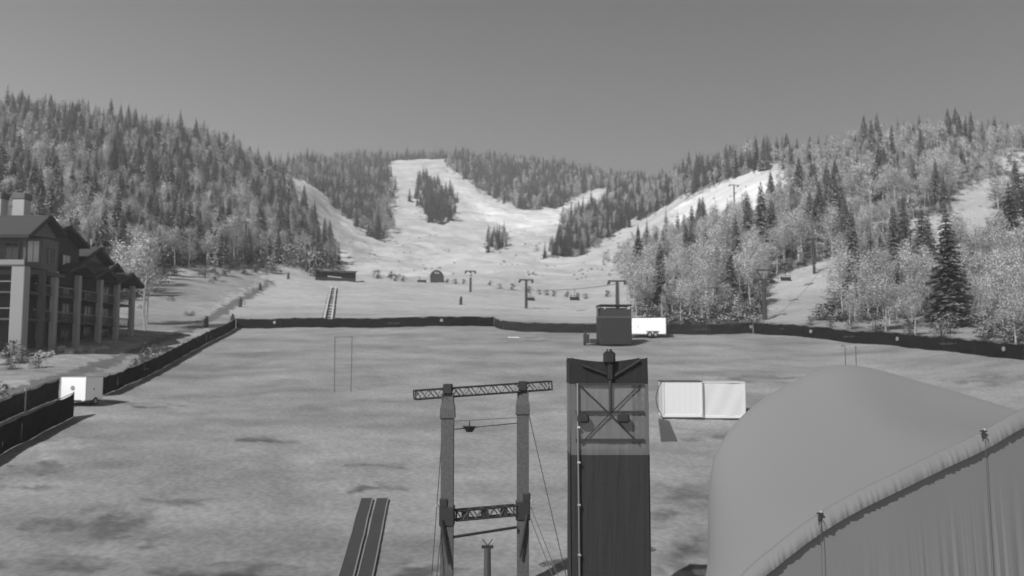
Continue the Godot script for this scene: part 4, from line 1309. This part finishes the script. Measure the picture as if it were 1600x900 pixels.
func rope(a: Vector3, b: Vector3, label: String, sag: float) -> Array:
	var o := thing("lift_rope", label, "cable", a, 0.0, "lift ropes")
	var st := st_new()
	var pts: Array = []
	for k in 25:
		var f := k / 24.0
		pts.append(a.lerp(b, f) - Vector3(0, sag * 4.0 * f * (1.0 - f), 0))
	for k in 24:
		tube(st, pts[k] - a, pts[k + 1] - a, 0.045, 0.045, 4, false)
	obj("strand", st, mat("rope_steel", 0.05, 0.5, 0.3), o)
	return pts

func build_lifts() -> void:
	var t1 := lift_tower("low dark lift tower with pale bands on the open slope", -10.3, 210, 5.3, 2.6, 0.2)
	for y in [3.6, 4.3]:
		tb("pale_band", mat("pale_band", 0.6, 0.5), get_node("lift_tower"), Vector3(0, y, 0), Vector3(0, y + 0.3, 0), 0.32, 0.32, 10)
	var t2 := lift_tower("low dark lift tower with single crossarm on the open slope", 2.8, 169.2, 5.8, 2.8, 0.15)
	var t3 := lift_tower("dark lift tower rising behind the small black tower", 18.2, 147, 6.5, 3.2, 0.1, false, 0.34)
	var t4 := lift_tower("tall dark lift tower with work frame above the black fence", 40.6, 136.8, 6.6, 3.1, 0.15, true, 0.36)
	var t5 := lift_tower("thin dark lift tower among aspens above the bright trail", 63.8, 179, 7.6, 3.0, 0.2)
	var t6 := lift_tower("dark lift tower half hidden beside the tall conifer", 86.0, 178, 7.4, 3.2, 0.2, true)
	lift_tower("small dark lift tower high on the wooded right ridge", 90, 341, 11.5, 4.0, 0.2)
	lift_tower("dark lift tower among trees on the hill above the lodge", -196, 329, 13.5, 5.0, 0.5, false, 0.4)
	lift_tower("dark lift tower at the forest edge above the dirt track", -73.5, 233, 13.0, 1.6, 0.3, false, 0.3)
	var up1 := rope(t3, t1 + Vector3(0.8, 0.4, -40), "thin lift rope crossing the open slope behind the lawn", 1.4)
	var up2 := rope(t4, t5, "thin lift rope from the work frame tower up to the trail", 0.8)
	var up3 := rope(t4, Vector3(22, 20, -132), "thin lift rope running level above the aspen fence line", 1.0)
	chair("dark chair on the rope beside the small black tower's lift mast", up1[5], 0.3)
	chair("dark chair hanging over the middle of the open slope", up1[12], 0.3)
	chair("dark chair hanging in front of the aspens, nearer the white trailer", up3[19], 0.2)
	chair("dark chair hanging in front of the aspens, nearer the work frame tower", up3[6], 0.2)
	chair("dark chair over the bright trail", up2[9], 0.2)
	chair("dark chair just uphill of the bright trail", up2[17], 0.2)

# ---------------------------------------------------------------- the lodge on the left
func gable(o: Node3D, x0: float, x1: float, d0: float, dm: float, d1: float, eave0: float, ridge: float, eave1: float, base: Vector3, called: String) -> void:
	# roof with its ridge along x, two slabs with thickness, and a wall under the gable end
	var m := mat("lodge_roof", 0.065, 0.85, 0.0, tex_grain, 0.5)
	var edge := mat("lodge_fascia", 0.018, 0.8)
	var th := Vector3(0, -0.28, 0)
	for s in 2:
		var st := st_new()
		var de: float = [d0, d1][s]
		var ye: float = [eave0, eave1][s]
		var a := Vector3(x0, ridge, -dm) - base
		var b := Vector3(x1, ridge, -dm) - base
		var c := Vector3(x1, ye, -de) - base
		var e := Vector3(x0, ye, -de) - base
		quad(st, a, b, c, e)
		quad(st, a + th, e + th, c + th, b + th)
		quad(st, b, b + th, c + th, c)
		quad(st, c, c + th, e + th, e)
		quad(st, e, e + th, a + th, a)
		obj(called, st, m, o)
		var fs := st_new()
		bar(fs, b + Vector3(0.06, -0.16, 0), c + Vector3(0.06, -0.16, 0), 0.12, 0.42)
		bar(fs, c + Vector3(0, -0.15, 0.06 if s == 0 else -0.06), e + Vector3(0, -0.15, 0.06 if s == 0 else -0.06), 0.12, 0.34)
		obj("fascia", fs, edge, o)

func window_in(o: Node3D, c: Vector3, w: float, h: float, facing_x: bool, lit := false) -> void:
	var fr := mat("window_frame", 0.12, 0.6)
	var gl := mat("lodge_glass", 0.05, 0.12)
	if lit:
		gl = mat("lit_pane_tone", 0.42, 0.5)  # pale pane colour stands in for a lit window
	var s := Vector3(0.1, h, w) if facing_x else Vector3(w, h, 0.1)
	var n := Vector3(0.06, 0, 0) if facing_x else Vector3(0, 0, 0.06)
	var f := bx("window", gl, o, c, s)
	var st := st_new()
	var ax := Vector3(0, 0, 1) if facing_x else Vector3(1, 0, 0)
	for k in 2:
		var sg := -1.0 if k == 0 else 1.0
		box(st, c + n + ax * sg * (w / 2 + 0.04), Vector3(0.1, h + 0.2, 0.1))
		box(st, c + n + Vector3(0, sg * (h / 2 + 0.05), 0), ax * (w - 0.02) + (Vector3.ONE - ax) * 0.1)
	box(st, c + n, Vector3(0.05, h, 0.05))
	obj("frame", st, fr, f)

func build_lodge() -> void:
	var base := Vector3(-60, ground(-52, 95) - 0.5, -98)
	var o := thing("hillside_lodge", "dark timber lodge with stepped gables, stone columns and two chimneys", "lodge", base)
	var wall := mat("lodge_wall", 0.055, 0.85, 0.0, tex_streak, 0.5)
	var pale := mat("lodge_pale", 0.14, 0.85, 0.0, tex_blotch, 0.5)
	var stone := mat("lodge_stone", 0.36, 0.9, 0.0, tex_blotch, 0.9)
	var timber := mat("lodge_timber", 0.06, 0.8)
	var v := func(x: float, y: float, d: float) -> Vector3: return Vector3(x, y, -d) - base
	bx("wall", wall, o, v.call(-66.5, 13.6, 101.3), Vector3(28.0, 14.0, 23.6))
	# upper storeys that carry the gables: three stepped bays
	bx("bay", pale, o, v.call(-54.1, 18.75, 90.95), Vector3(9.0, 3.9, 3.1))
	bx("bay", wall, o, v.call(-54.6, 18.6, 96.6), Vector3(7.0, 4.6, 6.6))
	bx("bay", wall, o, v.call(-55.0, 18.0, 104.6), Vector3(6.6, 3.8, 5.8))
	# gable triangles
	for g in [[-49.55, 86.6, 89.3, 92.0, 20.6, 22.8, 21.0], [-51.2, 92.4, 95.8, 99.8, 20.8, 22.5, 20.9], [-51.8, 102.0, 104.4, 107.4, 19.8, 21.2, 19.8]]:
		var st := st_new()
		tri(st, v.call(g[0], g[4], g[1]), v.call(g[0], g[5], g[2]), v.call(g[0], g[6], g[3]))
		tri(st, v.call(g[0] - 0.3, g[4], g[1]), v.call(g[0] - 0.3, g[6], g[3]), v.call(g[0] - 0.3, g[5], g[2]))
		obj("gable_wall", st, pale if g[1] < 90 or g[1] > 100 else wall, o)
	gable(o, -80.0, -48.9, 85.6, 89.3, 92.6, 20.5, 23.1, 21.6, base, "roof")
	gable(o, -80.0, -50.2, 91.4, 95.8, 100.4, 21.3, 23.0, 21.3, base, "roof")
	gable(o, -80.0, -50.8, 101.2, 104.4, 107.8, 20.1, 21.7, 20.1, base, "roof")
	gable(o, -80.0, -51.5, 107.6, 110.5, 113.2, 18.9, 20.4, 18.9, base, "roof")
	# lower porch roofs, each a small gable over its bay
	gable(o, -52.0, -48.9, 93.8, 97.0, 99.4, 17.7, 18.9, 18.0, base, "porch_roof")
	gable(o, -52.2, -49.0, 99.6, 102.8, 105.4, 17.6, 18.9, 18.0, base, "porch_roof")
	gable(o, -52.4, -49.0, 105.8, 109.4, 113.0, 17.5, 19.0, 17.6, base, "porch_roof")
	bx("eave_band", timber, o, v.call(-50.6, 17.0, 91.6), Vector3(2.6, 0.4, 4.0))
	# columns
	for d in [92.6, 97.6, 102.8, 107.3, 111.6]:
		var g := ground(-49.9, d)
		bx("column", stone, o, v.call(-49.9, (g - 0.4 + 17.5) / 2, d), Vector3(0.62, 17.5 - g + 0.4, 0.62), Basis.IDENTITY, 0.05)
	var g0 := ground(-50.3, 86.4)
	bx("stone_pier", stone, o, v.call(-50.1, (g0 - 0.5 + 17.4) / 2, 86.5), Vector3(1.35, 17.4 - g0 + 0.5, 1.1), Basis.IDENTITY, 0.06)
	bx("timber_post", timber, o, v.call(-49.6, (g0 - 0.5 + 17.4) / 2, 89.6), Vector3(0.6, 17.4 - g0 + 0.5, 0.6), Basis.IDENTITY, 0.05)
	bx("roof_post", timber, o, v.call(-49.7, 19.0, 86.4), Vector3(0.3, 2.9, 0.3))
	bx("parapet", mat("lodge_rail", 0.2, 0.7), o, v.call(-62.0, 17.75, 86.0), Vector3(25.0, 0.5, 0.2))
	bx("porch_deck", timber, o, v.call(-62.0, 17.42, 87.7), Vector3(25.2, 0.16, 3.6))
	bx("porch_deck", timber, o, v.call(-57.3, 14.75, 88.0), Vector3(15.6, 0.2, 2.8))
	bx("porch_deck", timber, o, v.call(-57.3, 12.0, 88.0), Vector3(15.6, 0.2, 2.8))
	# balcony floors and railings on each storey
	for y in [12.1, 14.85]:
		bx("balcony_floor", timber, o, v.call(-51.1, y, 100.6), Vector3(2.2, 0.22, 23.6))
		bx("railing", mat("lodge_rail", 0.2, 0.7), o, v.call(-50.0, y + 1.0, 100.6), Vector3(0.1, 0.1, 23.4))
		var bs := st_new()
		for k in 100:
			box(bs, v.call(-50.0, y + 0.55, 89.2 + k * 0.232), Vector3(0.035, 0.85, 0.035))
		var bl := obj("balusters", bs, timber, o)
		bl.set_meta("kind", "stuff")
		bx("railing", mat("lodge_rail", 0.2, 0.7), o, v.call(-57.5, y + 1.0, 86.55), Vector3(13.5, 0.1, 0.1))
		for d in [94.6, 99.8, 105.0, 109.5]:
			window_in(o, v.call(-52.42, y + 1.35, d), 1.7, 1.8, true)
	for d in [94.6, 99.8, 105.0, 109.5]:
		window_in(o, v.call(-52.42, 10.9, d), 1.7, 1.7, true)
	# camera-side windows of the near bay
	window_in(o, v.call(-50.55, 19.25, 89.36), 1.25, 2.2, false, true)
	window_in(o, v.call(-52.8, 19.3, 89.36), 1.35, 1.7, false)
	window_in(o, v.call(-56.5, 19.3, 89.36), 1.8, 1.8, false)
	window_in(o, v.call(-49.56, 19.0, 91.0), 1.2, 1.6, true)
	window_in(o, v.call(-51.02, 18.8, 96.8), 1.6, 1.8, true, true)
	for q in [[-55.3, 95.0], [-57.6, 94.5]]:
		var c := bx("chimney", mat("chimney", 0.46, 0.8, 0.0, tex_blotch, 0.8), o, v.call(q[0], 23.6, q[1]), Vector3(1.35, 4.4, 1.35), Basis.IDENTITY, 0.05)
		bx("chimney_cap", mat("chimney_cap", 0.1, 0.8), c, v.call(q[0], 26.15, q[1]), Vector3(1.5, 0.75, 1.5), Basis.IDENTITY, 0.08)

# ---------------------------------------------------------------- rocks, shrubs, grass
func rock_mesh(seed_: int) -> ArrayMesh:
	var sp := SphereMesh.new()
	sp.radius = 0.5
	sp.height = 1.0
	sp.radial_segments = 10
	sp.rings = 6
	var n := FastNoiseLite.new()
	n.seed = seed_
	n.frequency = 0.9
	var arr := sp.get_mesh_arrays()
	var vs: PackedVector3Array = arr[Mesh.ARRAY_VERTEX]
	for k in vs.size():
		var p := vs[k]
		vs[k] = p * (1.0 + 0.55 * n.get_noise_3dv(p * 2.0)) * Vector3(1.0, 0.75, 0.85)
	var st := st_new()
	var ix: PackedInt32Array = arr[Mesh.ARRAY_INDEX]
	for k in ix:
		st.add_vertex(vs[k])
	return commit(st, mat("boulder", 0.38, 0.95, 0.0, tex_blotch, 0.9))

func build_rocks_and_shrubs() -> void:
	var rocks: Array = []
	for k in 4:
		rocks.append(rock_mesh(k + 5))
	var r := RandomNumberGenerator.new()
	r.seed = 77
	for k in 60:
		var f := r.randf()
		var x := lerpf(-49.8, -46.8, f) + r.randf_range(-1.6, 1.4)
		var d := lerpf(81.0, 96.0, f) + r.randf_range(-2.4, 1.6)
		var o := MeshInstance3D.new()
		o.name = numbered("boulder")
		o.mesh = rocks[k % 4]
		var s := r.randf_range(0.45, 1.15)
		add_child(o)
		o.position = gp(x, d, s * 0.12)
		o.rotation.y = r.randf() * TAU
		o.scale = Vector3(s * 1.3, s * 0.9, s)
		tag(o, "rough grey boulder in the rock bank below the lodge", "boulder", "boulders in the rock bank")
	var lm := leaf_mat("shrub_leaves", 0.17, 0.25)
	var lm2 := leaf_mat("shrub_leaves_pale", 0.27, 0.25)
	var lm3 := leaf_mat("shrub_leaves_deep", 0.09, 0.25)
	var shapes: Array = []
	for k in 3:
		shapes.append(commit(leaf_crown(140 + k, 520, 0.045, 0.0, 0.42, 2.3), lm, true))
	var stem := commit(trunk_shape(11, 0.03, 0.7, 0.05, 6), mat("bark", 0.07))
	var spots: Array = []
	for q in [[-44.4, 80.2, 1.3], [-46.5, 79.5, 1.0], [-47.5, 82.8, 1.5], [-49.3, 84.5, 2.0], [-51.5, 84.3, 2.4], [-53.2, 83.6, 2.2], [-50.8, 82.6, 1.4], [-55.0, 85.5, 2.6]]:
		spots.append([q, "leafy shrub on the bank below the lodge", "shrubs below the lodge"])
	for q in [[-36.6, 84.4, 1.7], [-36.9, 86.6, 1.9], [-37.1, 89.2, 1.8], [-37.5, 91.6, 1.5], [-36.2, 82.2, 1.4], [-37.0, 62.6, 1.9], [-37.2, 59.6, 1.6]]:
		spots.append([q, "dark shrub showing above the fence beside the dirt track", "shrubs behind the track fence"])
	for q in [[-18.5, 244.8, 1.3], [-16.2, 243.6, 1.5], [-14.1, 245.4, 1.3], [-6.1, 239.2, 1.4], [-3.2, 232.6, 1.3], [0, 232.2, 1.6], [4.6, 225, 1.9], [7.2, 221, 1.3], [10.5, 215.2, 1.4], [13.8, 210.8, 1.5], [17.6, 201.9, 1.3], [22.6, 202.8, 1.5], [-35, 246, 2.2], [-38.5, 244, 2.6], [-33, 240, 1.7], [-31, 243, 1.6], [9.0, 218.4, 1.4], [15.8, 206.5, 1.2]]:
		spots.append([q, "low round shrub in the row crossing the open slope", "row of shrubs on the slope"])
	for q in [[-62.3, 257.8, 8.5], [-57.0, 247, 8.0], [-67.5, 255, 7.0], [-71, 241, 6.0], [-66.5, 236, 5.0]]:
		spots.append([q, "big pale rounded bush at the forest edge above the dirt track", "big bushes at the forest edge"])
	for q in [[45.5, 122, 1.4], [47.5, 119, 1.8], [49.6, 116, 2.2], [51.6, 111, 2.0], [53.4, 106, 2.5], [54.8, 99, 2.2], [56.0, 93, 2.6], [57.2, 97.5, 3.0], [58.5, 104, 3.2], [44.0, 126, 1.3], [56.5, 110, 2.8], [60.5, 100, 3.0], [58.8, 91, 2.7], [60.0, 86, 2.3], [36.5, 119.5, 1.2], [31.0, 120.5, 1.4], [27.5, 119, 1.2], [24.0, 121, 1.3]]:
		spots.append([q, "leafy shrub growing right behind the fence below the wooded hill", "shrubs behind the right fence"])
	for q in [[-70, 200, 2.2], [-73.5, 203, 2.6], [-76, 207, 2.4], [-71.5, 211, 2.8], [-75, 214, 2.0], [-69.8, 221, 2.6], [-68.5, 226, 2.4], [-66.5, 230, 2.2], [-78, 196, 2.6], [-79, 190, 2.2]]:
		spots.append([q, "dark shrub along the top of the grassy bank under the forest", "shrubs topping the bank"])
	var n := 0
	for sp in spots:
		var q: Array = sp[0]
		var o := thing("leafy_shrub", sp[1], "shrub", gp(q[0], q[1]), n * 2.1, sp[2])
		for part in 2:
			var mi := MeshInstance3D.new()
			mi.name = ["stem", "foliage"][part]
			mi.mesh = stem if part == 0 else shapes[n % 3]
			var w: float = q[2] * (1.0 if q[2] > 4.0 else 1.25)
			mi.scale = Vector3(w, q[2], w)
			if part == 1 and (q[2] > 4.0 or n % 3 == 0):
				mi.material_override = lm2
			if part == 1 and String(sp[2]).begins_with("row"):
				mi.material_override = lm3
			o.add_child(mi)
		n += 1
	# brush scattered over the open runs and under the trees: nobody could count it
	var mu := MultiMesh.new()
	mu.transform_format = MultiMesh.TRANSFORM_3D
	mu.use_colors = true
	var bm := StandardMaterial3D.new()
	bm.vertex_color_use_as_albedo = true
	bm.roughness = 0.95
	bm.metallic_specular = 0.1
	bm.cull_mode = BaseMaterial3D.CULL_DISABLED
	mu.mesh = commit(leaf_crown(170, 120, 0.085, 0.0, 0.4, 2.4), bm, true)
	var list: Array = []
	r.seed = 501
	for k in 26000:
		var d := 128.0 * pow(7.5, r.randf())
		var x := r.randf_range(-0.68, 0.68) * d
		var p := Vector2(x, d)
		if inside(p, "right_hill"):
			var open := inside(p, "trail_clearing") or inside(p, "glade_one") or inside(p, "glade_two")
			if not open:
				list.append([p, r.randf_range(0.5, 1.6), r.randf_range(0.2, 0.4)])
		elif inside(p, "left_hill") or (inside(p, "bank") and r.randf() < 0.02):
			list.append([p, r.randf_range(0.4, 1.3), r.randf_range(0.1, 0.24)])
		elif d > 260.0 and patch_noise.get_noise_2d(x * 0.5, d * 0.5) > 0.36:
			list.append([p, r.randf_range(0.3, 0.9), r.randf_range(0.2, 0.36)])
	mu.instance_count = list.size()
	for k in list.size():
		var q: Array = list[k]
		var s: float = q[1]
		mu.set_instance_transform(k, Transform3D(Basis.from_euler(Vector3(0, k * 1.7, 0)).scaled_local(Vector3(s * 1.6, s, s * 1.6)), gp(q[0].x, q[0].y, -0.05)))
		mu.set_instance_color(k, Color(q[2], q[2], q[2]))
	var br := MultiMeshInstance3D.new()
	br.name = "brush"
	br.multimesh = mu
	add_child(br)
	tag(br, "low brush scattered over the wooded slopes and open runs", "brush", "", "stuff")

# ---------------------------------------------------------------- sky
func sky_image() -> ImageTexture:
	var w := 512
	var h := 256
	var im := Image.create(w, h, false, Image.FORMAT_RGBF)
	var sun := to_sun()
	for y in h:
		var el := (0.5 - (y + 0.5) / h) * PI
		for x in w:
			var az := (x + 0.5) / w * TAU
			var dir := Vector3(sin(az) * cos(el), sin(el), -cos(az) * cos(el))
			var e := maxf(el, 0.0)
			var side := Vector2(dir.x, dir.z).normalized().dot(Vector2(sun.x, sun.z).normalized())
			var v := SKY_LOW * lerpf(1.0, SKY_TOP, 1.0 - exp(-e * 5.2)) 
			v *= 1.0 + 0.78 * side * exp(-e * 0.8)
			im.set_pixel(x, y, Color(v, v, v))
	return ImageTexture.create_from_image(im)

func to_sun() -> Vector3:
	var az := deg_to_rad(SUN_AZ)
	var el := deg_to_rad(SUN_EL)
	return Vector3(sin(az) * cos(el), sin(el), -cos(az) * cos(el))

# ---------------------------------------------------------------- all of it
func _ready() -> void:
	var cam := Camera3D.new()
	cam.name = "camera"
	add_child(cam)
	cam.position = Vector3(0, 8.0, 0)
	cam.rotation_degrees = Vector3(4.724, 0, 0)
	cam.fov = 37.36
	cam.near = 0.1
	cam.far = 5000.0
	cam.current = true
	var optics := CameraAttributesPhysical.new()
	optics.frustum_focal_length = 35.5
	optics.frustum_focus_distance = 13.0
	optics.exposure_aperture = 1.5
	cam.attributes = optics
	cam.fov = 37.36
	var we := WorldEnvironment.new()
	we.name = "world_environment"
	var e := Environment.new()
	e.background_mode = Environment.BG_SKY
	var sk := Sky.new()
	var sm := PanoramaSkyMaterial.new()
	sm.panorama = sky_image()
	sk.sky_material = sm
	e.sky = sk
	e.tonemap_mode = Environment.TONE_MAPPER_LINEAR
	e.tonemap_exposure = 1.0
	e.fog_enabled = true
	e.fog_density = 0.00042
	e.fog_light_color = Color(0.8, 0.8, 0.8)
	e.sdfgi_enabled = true
	e.ssao_enabled = true
	e.ssil_enabled = true
	we.environment = e
	add_child(we)
	var sun := DirectionalLight3D.new()
	sun.name = "sun"
	add_child(sun)
	sun.look_at_from_position(Vector3.ZERO, -to_sun(), Vector3.UP)
	sun.light_energy = SUN_ENERGY
	sun.light_color = Color(1, 1, 1)
	sun.light_angular_distance = 0.6
	sun.shadow_enabled = true

	rng.seed = 4
	bump_noise.seed = 12
	bump_noise.frequency = 0.5
	patch_noise.seed = 31
	patch_noise.frequency = 0.11
	patch_noise.fractal_octaves = 4
	fine_noise.seed = 8
	fine_noise.frequency = 0.42
	fine_noise.fractal_octaves = 3
	tex_grain = noise_tex(1, 256, 0.09, 0.7, 1.0)
	tex_streak = noise_tex(2, 256, 0.05, 0.6, 1.0)
	tex_soft = noise_tex(5, 512, 0.04, 0.84, 1.0, 5)
	tex_blotch = noise_tex(3, 512, 0.03, 0.72, 1.0, 5)

	build_terrain()
	print("terrain")
	build_lodge()
	for a in SOW:
		sow(a[0], a[1], a[2], a[3], a[4])
	plant_all()
	build_fences()
	build_lifts()
	build_tent()
	build_tower()
	build_gantry()
	build_small_tower()
	build_trailers()
	build_ground_gear()
	build_rocks_and_shrubs()
	print("done")
